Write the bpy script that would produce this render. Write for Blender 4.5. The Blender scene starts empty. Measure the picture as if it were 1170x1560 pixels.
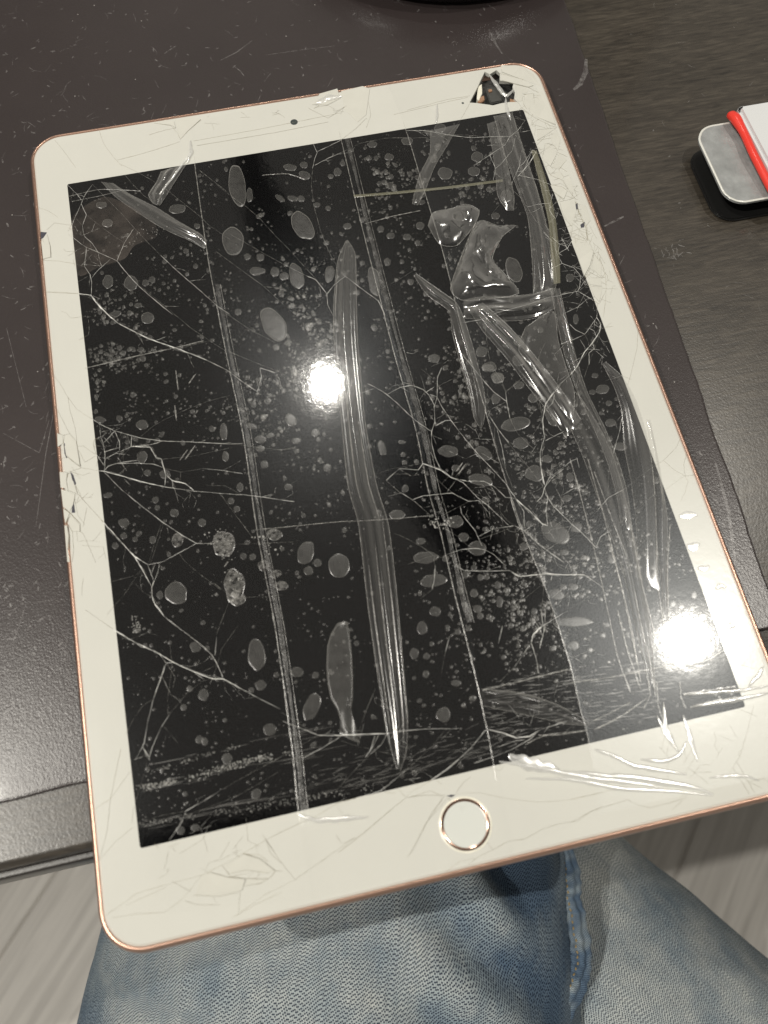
import bpy, bmesh, math, random
from mathutils import Vector, Matrix, noise
random.seed(7)
PI = math.pi
scene = bpy.context.scene
C = scene.collection

# ------------------------------------------------------------------ camera
F_PX, PW, PH = 1285.0, 1170.0, 1560.0
CR = Matrix(((0.975988, 0.199444, -0.087576), (-0.217632, 0.909738, -0.353573), (0.009153, 0.364142, 0.931298)))
CL = Vector((-0.02087, -0.10862, 0.208079))
cd = bpy.data.cameras.new('camera')
cam = bpy.data.objects.new('camera', cd); C.objects.link(cam)
cam.matrix_world = Matrix.Translation(CL) @ CR.to_4x4()
cd.sensor_fit = 'VERTICAL'; cd.sensor_height = 36; cd.sensor_width = 27
cd.lens = F_PX / PH * 36
cd.clip_start = 0.01; cd.clip_end = 50
cd.dof.use_dof = True; cd.dof.focus_distance = 0.262; cd.dof.aperture_fstop = cd.lens / 2.1
scene.camera = cam

# ------------------------------------------------------------------ light
w = bpy.data.worlds.new('World'); scene.world = w; w.use_nodes = True
bg = w.node_tree.nodes['Background']
bg.inputs[0].default_value = (1.0, 0.94, 0.84, 1); bg.inputs[1].default_value = 0.28
scene.view_settings.view_transform = 'Standard'; scene.view_settings.look = 'None'
scene.view_settings.exposure = 0; scene.view_settings.gamma = 1
scene.cycles.transparent_max_bounces = 24
scene.cycles.max_bounces = 8
scene.cycles.sample_clamp_indirect = 4
scene.cycles.use_denoising = True
scene.render.filter_size = 1.15
LAMPS = [((0.108, 1.172, 2.0), 5.2), ((0.892, 0.20, 2.0), 15.0), ((-1.02, 0.20, 2.0), 15.5), ((-1.2, -.45, 1.9), 28.0)]

# ------------------------------------------------------------------ helpers
def T(x, y, z=0.0):
    """point at height z on the ray through photo position x, y"""
    d = CR @ Vector(((x - PW / 2) / F_PX, -(y - PH / 2) / F_PX, -1))
    return CL + d * ((z - CL.z) / d.z)

def tag(o, label=None, cat=None, group=None, kind=None):
    if label: o['label'] = label
    if cat: o['category'] = cat
    if group: o['group'] = group
    if kind: o['kind'] = kind
    return o

def empty(name, loc=(0, 0, 0)):
    o = bpy.data.objects.new(name, None); o.location = loc; C.objects.link(o); return o

def mesh(name, v, f, mats, parent=None, smooth=False, mi=None):
    me = bpy.data.meshes.new(name); me.from_pydata([tuple(a) for a in v], [], f)
    if not isinstance(mats, (list, tuple)): mats = [mats]
    for m in mats: me.materials.append(m)
    if mi: me.polygons.foreach_set('material_index', mi)
    if smooth: me.polygons.foreach_set('use_smooth', [True] * len(me.polygons))
    me.update()
    o = bpy.data.objects.new(name, me); C.objects.link(o)
    if parent:
        o.parent = parent; o.matrix_parent_inverse = parent_inv(parent)
    return o

def world_of(p):
    m = p.matrix_parent_inverse @ Matrix.Translation(p.location)
    return (world_of(p.parent) @ m) if p.parent else Matrix.Translation(p.location)
def parent_inv(p): return world_of(p).inverted()

def bm_obj(name, bm, mats, parent=None, smooth=False):
    me = bpy.data.meshes.new(name); bm.to_mesh(me); bm.free()
    if not isinstance(mats, (list, tuple)): mats = [mats]
    for m in mats: me.materials.append(m)
    if smooth: me.polygons.foreach_set('use_smooth', [True] * len(me.polygons))
    o = bpy.data.objects.new(name, me); C.objects.link(o)
    if parent:
        o.parent = parent; o.matrix_parent_inverse = parent_inv(parent)
    return o

def new_mat(name):
    m = bpy.data.materials.new(name); m.use_nodes = True
    nt = m.node_tree; nt.nodes.clear()
    out = nt.nodes.new('ShaderNodeOutputMaterial')
    return m, nt, out

class N:
    """tiny node helper"""
    def __init__(s, nt): s.nt = nt
    def __call__(s, t, **kw):
        n = s.nt.nodes.new('ShaderNode' + t)
        for k, v in kw.items():
            if k.startswith('i_'):
                n.inputs[int(k[2:])].default_value = v
            else:
                setattr(n, k, v)
        return n
    def link(s, a, b): s.nt.links.new(a, b)
    def math(s, op, a, b=None, c=None):
        n = s.nt.nodes.new('ShaderNodeMath'); n.operation = op
        for i, v in enumerate((a, b, c)):
            if v is None: continue
            if isinstance(v, (int, float)): n.inputs[i].default_value = v
            else: s.nt.links.new(v, n.inputs[i])
        return n.outputs[0]
    def ramp(s, fac, stops):
        n = s.nt.nodes.new('ShaderNodeValToRGB'); e = n.color_ramp.elements
        while len(e) < len(stops): e.new(0.5)
        for el, (p, c) in zip(e, stops):
            el.position = p; el.color = tuple(c) + (1,) if len(c) == 3 else c
        s.nt.links.new(fac, n.inputs[0]); return n.outputs[0]
    def noise(s, vec, scale, detail=3, rough=.55, dist=0):
        n = s.nt.nodes.new('ShaderNodeTexNoise')
        n.inputs['Scale'].default_value = scale; n.inputs['Detail'].default_value = detail
        n.inputs['Roughness'].default_value = rough; n.inputs['Distortion'].default_value = dist
        if vec is not None: s.nt.links.new(vec, n.inputs['Vector'])
        return n.outputs['Fac']
    def mapping(s, vec, scale=(1, 1, 1), rot=(0, 0, 0)):
        n = s.nt.nodes.new('ShaderNodeMapping')
        n.inputs['Scale'].default_value = scale; n.inputs['Rotation'].default_value = rot
        s.nt.links.new(vec, n.inputs['Vector']); return n.outputs[0]
    def bump(s, h, strength, dist=0.001, normal=None):
        n = s.nt.nodes.new('ShaderNodeBump'); n.inputs['Strength'].default_value = strength
        n.inputs['Distance'].default_value = dist; s.nt.links.new(h, n.inputs['Height'])
        if normal is not None: s.nt.links.new(normal, n.inputs['Normal'])
        return n.outputs[0]
    def mixc(s, fac, a, b):
        n = s.nt.nodes.new('ShaderNodeMix'); n.data_type = 'RGBA'
        for v, i in ((fac, 0), (a, 6), (b, 7)):
            if isinstance(v, (int, float)): n.inputs[i].default_value = v
            elif isinstance(v, tuple): n.inputs[i].default_value = v if len(v) == 4 else v + (1,)
            else: s.nt.links.new(v, n.inputs[i])
        return n.outputs[2]
    def pos(s):
        return s.nt.nodes.new('ShaderNodeNewGeometry').outputs['Position']

def principled(name, col, rough=.5, metal=0, spec=.5, coat=0, coat_r=.03, bump=None, colvar=None):
    m, nt, out = new_mat(name); n = N(nt)
    p = n('BsdfPrincipled'); nt.links.new(p.outputs[0], out.inputs[0])
    p.inputs['Base Color'].default_value = tuple(col) + (1,); p.inputs['Roughness'].default_value = rough
    p.inputs['Metallic'].default_value = metal; p.inputs['Specular IOR Level'].default_value = spec
    p.inputs['Coat Weight'].default_value = coat; p.inputs['Coat Roughness'].default_value = coat_r
    if bump:
        nt.links.new(n.bump(n.noise(n.pos(), bump[0], 3), bump[1], bump[2]), p.inputs['Normal'])
    if colvar:
        c = n.mixc(n.noise(n.pos(), colvar[0], 4), tuple(a * (1 - colvar[1]) for a in col), tuple(min(1, a * (1 + colvar[1])) for a in col))
        nt.links.new(c, p.inputs['Base Color'])
    return m

def film(name, fac, rough, diff=.15, tint=(1, 1, 1), bump=None, facnoise=None, dcol=(.8, .78, .72), gcol=(1, 1, 1), dist='GGX', steep=None):
    """thin clear plastic: mostly see-through, a part of the light comes back from its faces"""
    m, nt, out = new_mat(name); n = N(nt)
    tr = n('BsdfTransparent'); tr.inputs[0].default_value = tuple(tint) + (1,)
    gl = n('BsdfGlossy'); gl.inputs['Roughness'].default_value = rough
    gl.inputs[0].default_value = tuple(gcol) + (1,); gl.distribution = dist
    df = n('BsdfDiffuse'); df.inputs[0].default_value = dcol + (1,)
    a = n('MixShader'); a.inputs[0].default_value = diff
    nt.links.new(gl.outputs[0], a.inputs[1]); nt.links.new(df.outputs[0], a.inputs[2])
    b = n('MixShader'); b.inputs[0].default_value = fac
    nt.links.new(tr.outputs[0], b.inputs[1]); nt.links.new(a.outputs[0], b.inputs[2])
    nt.links.new(b.outputs[0], out.inputs[0])
    if bump:
        nb = n.bump(n.noise(n.pos(), bump[0], 2), bump[1], bump[2])
        nt.links.new(nb, gl.inputs['Normal'])
    if steep:
        # a skin of film throws back more light where it stands steeper to the eye
        lw = n('LayerWeight'); lw.inputs[0].default_value = .5
        ms = n('MapRange'); nt.links.new(lw.outputs['Facing'], ms.inputs[0])
        ms.inputs[1].default_value = .06; ms.inputs[2].default_value = .62; ms.inputs[3].default_value = fac; ms.inputs[4].default_value = steep
        nt.links.new(ms.outputs[0], b.inputs[0])
    elif facnoise:
        f = n.noise(n.pos(), facnoise[0], 3, .65)
        mr = n('MapRange'); nt.links.new(f, mr.inputs[0])
        mr.inputs[1].default_value = facnoise[1]; mr.inputs[2].default_value = facnoise[2]
        mr.inputs[3].default_value = 0; mr.inputs[4].default_value = fac
        nt.links.new(mr.outputs[0], b.inputs[0])
    return m

# ------------------------------------------------------------------ materials
M = {}
M['rose'] = principled('rose_gold_metal', (.62, .40, .31), .32, 1.0, bump=(4000, .15, .0001))
M['glass_white'] = principled('white_front_glass', (.575, .573, .53), .13, 0, .5, bump=(160, .08, .0006), colvar=(45, .05))
M['glass_edge'] = principled('glass_edge', (.74, .72, .62), .25, colvar=(300, .15))
M['shard'] = principled('shard_glass', (.575, .57, .52), .08, 0, .6, colvar=(200, .06))
M['button'] = principled('button_white', (.60, .615, .58), .22)
M['ring'] = principled('button_ring', (.55, .36, .28), .16, 1.0)
M['black'] = principled('black_plastic', (.012, .012, .012), .25)
M['cavity'] = principled('cavity_dark', (.03, .03, .028), .5, bump=(900, .6, .0006), colvar=(500, .6))
M['chipgrey'] = principled('component_grey', (.07, .07, .065), .4, .3, bump=(1500, .4, .0003))
M['copper'] = principled('component_copper', (.5, .3, .19), .35, .6)
M['lens'] = principled('lens_glass', (.05, .06, .06), .08)
M['crack'] = principled('crack_white', (.88, .86, .77), .3, 0, .6, colvar=(700, .35))
M['crack_thin'] = film('crack_thin', .62, .3, .8, dcol=(.78, .76, .70), facnoise=(800, .25, .75))
M['crack_bezel'] = principled('crack_on_white', (.33, .30, .225), .2, 0, .6, colvar=(500, .3))
M['crack_bezel_soft'] = principled('crack_on_white_pale', (.46, .43, .34), .15, 0, .6, colvar=(400, .2))
M['slit'] = principled('slit_dark', (.09, .09, .11), .12, .3)

# the display under its film
m, nt, out = new_mat('display_glass'); n = N(nt)
p = n('BsdfPrincipled'); nt.links.new(p.outputs[0], out.inputs[0])
p.inputs['Base Color'].default_value = (.0008, .0008, .001, 1); p.inputs['Roughness'].default_value = .06
p.inputs['Specular IOR Level'].default_value = .80
nt.links.new(n.bump(n.noise(n.pos(), 1700, 3), .03, .0001, n.bump(n.noise(n.pos(), 420, 2), .028, .0004)), p.inputs['Normal'])
M['display'] = m
M['tape'] = film('clear_tape', .010, .25, .0, bump=(2800, .10, .0002), gcol=(.92, .96, 1), dist='BECKMANN')
for i_, fc_ in enumerate((.007, .012, .007, .024)): M['tape%d' % i_] = film('clear_tape', fc_, (.23, .23, .23, .28)[i_], .0, bump=(2800, .10, .0002), gcol=(.92, .96, 1), dist='BECKMANN')
M['tape_edge'] = film('tape_edge', .11, .3, .5, bump=(2500, .5, .0003), facnoise=(1200, .2, .7))
M['overlap'] = film('tape_overlap', .105, .28, .40, bump=(1800, .5, .0003), facnoise=(350, .15, .7))
M['bubble'] = film('air_bubble', .070, .26, .50, facnoise=(500, -.2, .55))
M['bubble_rim'] = film('air_bubble_rim', .12, .24, .5, steep=.42)
M['bubble_dust'] = film('dusty_bubble', .17, .3, .7, bump=(900, .5, .0004), facnoise=(900, .35, .65))
M['fold'] = film('tape_fold', .05, .15, .14, steep=.42)
M['fold_edge'] = film('tape_fold_edge', .34, .25, .6, facnoise=(1100, .25, .65))
M['fold_olive'] = film('tape_fold_olive', .30, .2, .6, dcol=(.42, .40, .24))
M['crumple'] = film('tape_crumple', .06, .13, .12, steep=.55)
M['grit'] = film('grit', .5, .4, .8, dcol=(.75, .74, .70))
M['streak'] = film('streak', .085, .3, .6)
M['glint_fold'] = film('crease_white_glint', .55, .22, .45, dcol=(.96, .96, .93))

# ------------------------------------------------------------------ setting
MAT_Z, TAB_Z, FLOOR_Z = -0.0075, -0.009, -0.74

# table wood grain
m, nt, out = new_mat('table_wood'); n = N(nt)
p = n('BsdfPrincipled'); nt.links.new(p.outputs[0], out.inputs[0])
v = n.mapping(n.pos(), (140, 1100, 60)); g = n.noise(v, 1, 5, .6, .6)
v2 = n.mapping(n.pos(), (25, 90, 9)); g2 = n.noise(v2, 1, 4, .6, .4)
gg = n.math('MULTIPLY_ADD', g, .7, n.math('MULTIPLY', g2, .3))
nt.links.new(n.ramp(gg, [(.30, (.015, .0125, .010)), (.52, (.043, .036, .028)), (.72, (.080, .068, .053))]), p.inputs['Base Color'])
p.inputs['Roughness'].default_value = .30; p.inputs['Coat Weight'].default_value = .5; p.inputs['Coat Roughness'].default_value = .07
nt.links.new(n.bump(n.noise(n.pos(), 1300, 2), .03, .0002), p.inputs['Coat Normal'])
nt.links.new(n.bump(gg, .06, .0006, n.bump(n.noise(n.pos(), 1600, 2), .18, .0002)), p.inputs['Normal'])
M['wood'] = m
M['table_edge'] = principled('table_edge_band', (.025, .022, .02), .35, bump=(900, .2, .0003))

# table mat
m, nt, out = new_mat('table_mat'); n = N(nt)
p = n('BsdfPrincipled'); nt.links.new(p.outputs[0], out.inputs[0])
c = n.mixc(n.noise(n.pos(), 22, 5, .6), (.025, .0195, .0195), (.040, .0315, .031))
vo = n('TexVoronoi', feature='F1'); vo.inputs['Scale'].default_value = 330; nt.links.new(n.pos(), vo.inputs[0])
sp = n.math('LESS_THAN', vo.outputs['Distance'], .07)
sel = n.math('GREATER_THAN', n.noise(n.pos(), 60, 3), .60)
c2 = n.mixc(n.math('MULTIPLY', n.math('MULTIPLY', sp, sel), .55), c, (.5, .48, .45))
nt.links.new(c2, p.inputs['Base Color'])
p.inputs['Roughness'].default_value = .275; p.inputs['Specular IOR Level'].default_value = .55
p.inputs['Coat Weight'].default_value = .22; p.inputs['Coat Roughness'].default_value = .11
nt.links.new(n.bump(n.noise(n.pos(), 1500, 2), .03, .0002), p.inputs['Coat Normal'])
wv = n.noise(n.mapping(n.pos(), (2200, 1000, 1000)), 1, 2, .6)
gr = n.noise(n.pos(), 1900, 2, .6)
nt.links.new(n.bump(n.math('ADD', wv, gr), .15, .00028), p.inputs['Normal'])
M['mat'] = m

def slab(name, x0, x1, y0, y1, z0, z1, mats, parent=None, bev=.001, seg=3, wob=0.0):
    bm = bmesh.new()
    vs = bmesh.ops.create_cube(bm, size=1)['verts']
    for q in vs:
        q.co = Vector((x0 if q.co.x < 0 else x1, y0 if q.co.y < 0 else y1, z0 if q.co.z < 0 else z1))
    bmesh.ops.bevel(bm, geom=bm.edges[:], offset=bev, segments=seg, affect='EDGES', profile=.5)
    return bm_obj(name, bm, mats, parent, True)

table = empty('table', (0.0, .3, FLOOR_Z))
slab('table_top', -.75, .75, -.0955, .62, -.034, TAB_Z, M['wood'], table, .0022, 4)
slab('edge_trim', -.75, .75, -.0975, -.0953, -.0335, -.0125, M['table_edge'], table, .0006, 2)
for lx in (-.7, .7):
    for ly in (-.05, .57):
        slab('leg', lx - .025, lx + .025, ly - .025, ly + .025, FLOOR_Z, -.0342, M['table_edge'], table, .003, 2)
slab('light_block_back', -.66, .66, .08, .10, FLOOR_Z, -.0342, M['table_edge'], table, .002, 2)  # added panel, keeps ambient light off the floor in front
for lx in (-.68, .66): slab('light_block_side', lx, lx + .02, -.06, .56, FLOOR_Z, -.0342, M['table_edge'], table, .002, 2)  # added at both sides to shut out ambient light
tag(table, 'dark wood grain table under the black mat', 'table')

# mat: outline with slightly worn edge
def mat_outline():
    pts = []
    def run(a, b, k, amp):
        for i in range(k):
            t = i / k; q = Vector(a).lerp(Vector(b), t)
            d = (Vector(b) - Vector(a)).normalized(); nn = Vector((d.y, -d.x))
            e = noise.noise(Vector((q.x * 60, q.y * 60, 3))) * amp + noise.noise(Vector((q.x * 400, q.y * 400, 9))) * amp * .35
            pts.append(q + nn * e)
    run((-.42, -.0802), (.0915, -.0802), 220, .0006)
    run((.0915, -.0802), (.0945, -.0775), 6, .0002)
    run((.0945, -.0775), (.107, .168), 160, .0006)
    run((.107, .168), (.112, .33), 40, .0004)
    run((.112, .33), (-.42, .33), 20, .0)
    run((-.42, .33), (-.42, -.0802), 20, .0)
    return pts
ol = mat_outline(); k = len(ol); vv = []; ff = []
cen = Vector((-.15, .1))
for z, ins in ((TAB_Z + .0001, 0.0), (MAT_Z - .0004, 0), (MAT_Z - .0001, .0003), (MAT_Z, .0008)):
    for q in ol:
        d = (q - cen); r = q - d.normalized() * ins
        vv.append((r.x, r.y, z))
for a in range(3):
    for i in range(k):
        j = (i + 1) % k; ff.append((a * k + i, a * k + j, a * k + k + j, a * k + k + i))
ff.append(tuple(3 * k + i for i in range(k)))
mat_o = mesh('table_mat', vv, ff, M['mat'])
tag(mat_o, 'scratched dark plastic mat lying under the cracked tablet', 'mat')

# scratches and lint on the mat
M['scratch'] = film('scratch', .30, .35, .85, dcol=(.60, .58, .57), facnoise=(700, .3, .8))
def scratch_mesh(items, zz):
    v = []; f = []
    for pts, wd in items:
        b = len(v)
        for i, q in enumerate(pts):
            a = pts[max(0, i - 1)]; c = pts[min(len(pts) - 1, i + 1)]
            d = Vector((c[0] - a[0], c[1] - a[1]));
            if d.length < 1e-9: d = Vector((1, 0))
            d.normalize(); nn = Vector((-d.y, d.x)) * wd * (.25 + .75 * math.sin(PI * (i + .35) / (len(pts) - .3)))
            v.append((q[0] + nn.x, q[1] + nn.y, zz)); v.append((q[0] - nn.x, q[1] - nn.y, zz))
            if i: f.append((b + 2 * i - 2, b + 2 * i - 1, b + 2 * i + 1, b + 2 * i))
    return v, f
items = []
def curl(x, y, L, a, bend, wd):
    pts = []; kk = 7
    for i in range(kk):
        pts.append((x, y)); x += math.cos(a) * L / kk; y += math.sin(a) * L / kk; a += bend / kk + random.uniform(-.15, .15)
    items.append((pts, wd))
for i in range(620):
    r = random.random()
    if r < .45: px, py = random.uniform(0, 900), random.uniform(0, 200)
    elif r < .85: px, py = random.uniform(0, 110), random.uniform(200, 1200)
    else:
        py = random.uniform(100, 900); px = 860 + py * .347 - random.uniform(5, 80)
    q = T(px, py, MAT_Z)
    if not (-.3 < q.x < .093 and -.078 < q.y < .3): continue
    if random.random() < .55: curl(q.x, q.y, random.uniform(.0008, .0022), random.uniform(0, 6.3), random.uniform(-1.5, 1.5), random.uniform(.00012, .0003))
    else: curl(q.x, q.y, random.uniform(.0015, .006), random.uniform(0, 6.3), random.uniform(-1, 1), random.uniform(.00004, .0001))
for pts, wd in [([(336, 92), (360, 80), (384, 62)], .0002), ([(405, 84), (460, 76), (510, 70)], .00012), ([(745, 45), (752, 62), (765, 82)], .0004),
                ([(893, 90), (892, 110), (884, 128), (874, 137)], .0009), ([(250, 82), (262, 74), (268, 70)], .00025), ([(355, 100), (366, 108), (372, 116)], .0002),
                ([(5, 660), (60, 690), (75, 640)], .00012), ([(95, 560), (70, 690), (55, 800)], .00012), ([(40, 920), (20, 980)], .00012), ([(10, 500), (40, 620)], .0001),
                ([(1090, 705), (1110, 780), (1120, 860)], .0005), ([(1080, 640), (1095, 655)], .0003), ([(920, 345), (940, 335), (950, 330)], .0004)]:
    qs = [T(a, b, MAT_Z) for a, b in pts]
    items.append(([(q.x, q.y) for q in qs], wd))
v, f = scratch_mesh(items, MAT_Z + .00004)
o = mesh('scratches', v, f, M['scratch'], mat_o); o['kind'] = 'stuff'
# the same wear on the table top to the right
items = []
for i in range(60):
    q = T(random.uniform(930, 1170), random.uniform(0, 700), TAB_Z)
    if q.x < .115: continue
    if random.random() < .7: curl(q.x, q.y, random.uniform(.0004, .0014), random.uniform(0, 6.3), 0, random.uniform(.0001, .00025))
    else: curl(q.x, q.y, random.uniform(.002, .006), random.uniform(0, 6.3), random.uniform(-1, 1), random.uniform(.00004, .00008))
for i in range(26):
    q = T(1020 + random.gauss(0, 13), 385 + random.gauss(0, 8), TAB_Z)
    curl(q.x, q.y, random.uniform(.0008, .003), random.uniform(0, 6.3), random.uniform(-1, 1), random.uniform(.00008, .00022))
v, f = scratch_mesh(items, TAB_Z + .00005)
o = mesh('scratches', v, f, M['scratch'], table); o['kind'] = 'stuff'

# floor: grey planks
m, nt, out = new_mat('floor_plank'); n = N(nt)
p = n('BsdfPrincipled'); nt.links.new(p.outputs[0], out.inputs[0])
oi = n('ObjectInfo')
cv = n('CombineXYZ'); nt.links.new(oi.outputs['Random'], cv.inputs[2])
tc = n('TexCoord')
vadd = n('VectorMath', operation='ADD'); nt.links.new(tc.outputs['Object'], vadd.inputs[0]); nt.links.new(cv.outputs[0], vadd.inputs[1])
gg = n.noise(n.mapping(vadd.outputs[0], (5, 110, 5)), 1, 5, .62, .5)
nt.links.new(n.ramp(gg, [(.30, (.46, .435, .40)), (.55, (.66, .63, .585)), (.75, (.75, .72, .67))]), p.inputs['Base Color'])
p.inputs['Roughness'].default_value = .45
M['plank'] = m
M['floor_gap'] = principled('floor_gap', (.52, .49, .45), .8)
fl = mesh('floor', [(-3, -3, FLOOR_Z - .0011), (3, -3, FLOOR_Z - .0011), (3, 3, FLOOR_Z - .0011), (-3, 3, FLOOR_Z - .0011)], [(0, 1, 2, 3)], M['floor_gap'])
tag(fl, 'floor of grey wood planks', None, None, 'structure')
ang = math.radians(48)
du = Vector((math.cos(ang), math.sin(ang), 0)); dv = Vector((-du.y, du.x, 0))
bm = bmesh.new(); vs = bmesh.ops.create_cube(bm, size=1)['verts']
for q in vs: q.co = Vector((q.co.x * 1.1985, q.co.y * .1388, q.co.z * .006))
bmesh.ops.bevel(bm, geom=[e for e in bm.edges], offset=.0012, segments=1, affect='EDGES')
plank_me = bpy.data.meshes.new('plank'); bm.to_mesh(plank_me); bm.free(); plank_me.materials.append(M['plank'])
for j in range(-8, 9):
    off = random.uniform(0, 1.2)
    for i in range(-1, 2):
        cpt = Vector((0, -.2, 0)) + du * (i * 1.2 + off - .6) + dv * (j * .14)
        if abs(cpt.x) > 1.3 or abs(cpt.y + .2) > 1.3: continue
        o = bpy.data.objects.new('plank', plank_me); C.objects.link(o)
        o.location = (cpt.x, cpt.y, FLOOR_Z - .003); o.rotation_euler = (0, 0, ang); o.parent = fl

# dark slabs added overhead, shaped by mirroring the dark patches of the reflections
M['mirror_dark'] = principled('dark_reflection_slab', (.02, .02, .022), .8)
def mirror(x, y, h=2.3, z=0.0):
    q = T(x, y, z); d = q - CL
    return (q.x + d.x * h / -d.z, q.y + d.y * h / -d.z)
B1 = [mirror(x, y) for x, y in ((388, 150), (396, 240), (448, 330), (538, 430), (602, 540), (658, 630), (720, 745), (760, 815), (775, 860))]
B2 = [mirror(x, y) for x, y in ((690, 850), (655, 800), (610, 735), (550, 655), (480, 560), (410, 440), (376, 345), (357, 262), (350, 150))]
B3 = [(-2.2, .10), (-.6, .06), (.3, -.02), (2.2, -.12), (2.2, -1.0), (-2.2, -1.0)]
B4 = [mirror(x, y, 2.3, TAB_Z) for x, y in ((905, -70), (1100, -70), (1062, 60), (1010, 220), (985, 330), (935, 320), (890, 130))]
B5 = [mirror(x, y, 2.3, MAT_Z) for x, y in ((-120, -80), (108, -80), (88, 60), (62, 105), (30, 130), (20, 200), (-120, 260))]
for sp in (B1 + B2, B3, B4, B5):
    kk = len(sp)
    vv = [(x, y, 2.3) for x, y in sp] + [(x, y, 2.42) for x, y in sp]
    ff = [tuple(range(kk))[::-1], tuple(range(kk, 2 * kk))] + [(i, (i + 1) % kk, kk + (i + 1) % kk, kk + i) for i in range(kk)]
    so = mesh('reflection_block', vv, ff, M['mirror_dark']); tag(so, 'added dark slab overhead that darkens the reflections', None, None, 'structure')

# ceiling lamps (seen as the two glints and as the sheen on the mat)
M['lamp_body'] = principled('lamp_body', (.02, .02, .02), .4)
for i, (loc, pw) in enumerate(LAMPS):
    e = empty('ceiling_lamp', loc)
    tag(e, ['spotlight mirrored in the middle of the screen', 'spotlight mirrored near the lower corner of the screen', 'spotlight giving the sheen on the mat beside the tablet', 'spotlight behind the seated person lighting the floor'][i], 'lamp', 'ceiling spotlights')
    bm = bmesh.new()
    rr = [(.023, 0), (.05, 0), (.05, .12), (.012, .14), (.012, .30)]
    loops = []
    for r, z in rr:
        loops.append([bm.verts.new((r * math.cos(2 * PI * a / 24) + loc[0], r * math.sin(2 * PI * a / 24) + loc[1], z + loc[2])) for a in range(24)])
    for A, B in zip(loops, loops[1:]):
        for a in range(24): bm.faces.new((A[a], A[(a + 1) % 24], B[(a + 1) % 24], B[a]))
    bm_obj('lamp_housing', bm, M['lamp_body'], e, True)
    ld = bpy.data.lights.new('lamp_light', 'AREA'); ld.shape = 'DISK'; ld.size = .034; ld.energy = pw
    ld.color = (1, .955, .865)
    lo = bpy.data.objects.new('lamp_light', ld); C.objects.link(lo); lo.parent = e
    d = Vector((0, 0, 0)) - Vector(loc); lo.rotation_euler = d.to_track_quat('-Z', 'Y').to_euler(); lo.location = (0, 0, .002)

# ------------------------------------------------------------------ tablet
tab = empty('tablet', (0, 0, MAT_Z))
tag(tab, 'white tablet with a shattered screen covered in clear tape and rose gold rim', 'tablet')
BW, BH, BR = .08475, .12, .0105
def rrect(hw, hh, r, seg=14):
    pts = []
    for cx, cy, a0 in ((hw - r, hh - r, 0), (-hw + r, hh - r, PI / 2), (-hw + r, -hh + r, PI), (hw - r, -hh + r, 1.5 * PI)):
        for i in range(seg + 1):
            a = a0 + PI / 2 * i / seg; pts.append(Vector((cx + r * math.cos(a), cy + r * math.sin(a))))
    return pts
prof = [(.00150, -.0006), (.00135, -.00008), (.0011, 0.0), (.00075, -.00012), (.0003, -.0006), (0, -.0017), (.0003, -.0034), (.0016, -.0054), (.0045, -.0070), (.0085, -.00745)]
vv = []; ff = []
for ins, z in prof:
    for q in rrect(BW - ins, BH - ins, max(BR - ins, .002)): vv.append((q.x, q.y, z))
k = 60
for a in range(len(prof) - 1):
    for i in range(k):
        j = (i + 1) % k; ff.append((a * k + i, a * k + k + i, a * k + k + j, a * k + j))
ff.append(tuple((len(prof) - 1) * k + i for i in range(k))[::-1])
mesh('body', vv, ff, M['rose'], tab, True)

DW, DH = .07375, .0983
HOLE = [(540, 75), (570, 90), (610, 65), (630, 85), (630, 128), (715, 130), (705, 165), (720, 200), (715, 235), (735, 255), (690, 255), (640, 262), (590, 275), (500, 262), (450, 258), (475, 210), (500, 160)]
hole = [T(600 + x / 3.9, 90 + y / 3.9) for x, y in HOLE]
CHIP = [(47, 675), (85, 678), (60, 715), (47, 720)]
def fill(loops, z, name, mats, parent, ztop=None):
    bm = bmesh.new(); eds = []
    for lp in loops:
        vs = [bm.verts.new((q[0], q[1], z)) for q in lp]
        for a, b in zip(vs, vs[1:] + vs[:1]): eds.append(bm.edges.new((a, b)))
    bmesh.ops.triangle_fill(bm, use_beauty=True, edges=eds)
    bmesh.ops.recalc_face_normals(bm, faces=bm.faces[:])
    if bm.faces and sum(fc.normal.z for fc in bm.faces) < 0: bmesh.ops.reverse_faces(bm, faces=bm.faces[:])
    return bm
outer = rrect(BW - .0020, BH - .0020, BR - .002)
inner = rrect(DW, DH, .0006, 3)
bm = fill([outer, inner, hole], 0, '', None, None)
# sloping outer edge of the glass and the broken wall of the hole
o2 = rrect(BW - .00148, BH - .00148, BR - .0015)
va = [bm.verts.new((q.x, q.y, 0)) for q in outer]; vb = [bm.verts.new((q.x, q.y, -.0004)) for q in o2]
for i in range(len(va)):
    j = (i + 1) % len(va); bm.faces.new((va[i], vb[i], vb[j], va[j]))
va = [bm.verts.new((q.x, q.y, 0)) for q in hole]; vb = [bm.verts.new((q.x + random.uniform(-.0002, .0002), q.y, -.0013)) for q in hole]
for i in range(len(va)):
    j = (i + 1) % len(va); bm.faces.new((va[i], va[j], vb[j], vb[i]))
bezel = bm_obj('front_glass', bm, M['glass_white'], tab)
bm = fill([rrect(DW + .0003, DH + .0003, .0006, 3)], -.00004, '', None, None)
disp = bm_obj('display', bm, M['display'], tab)

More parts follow.
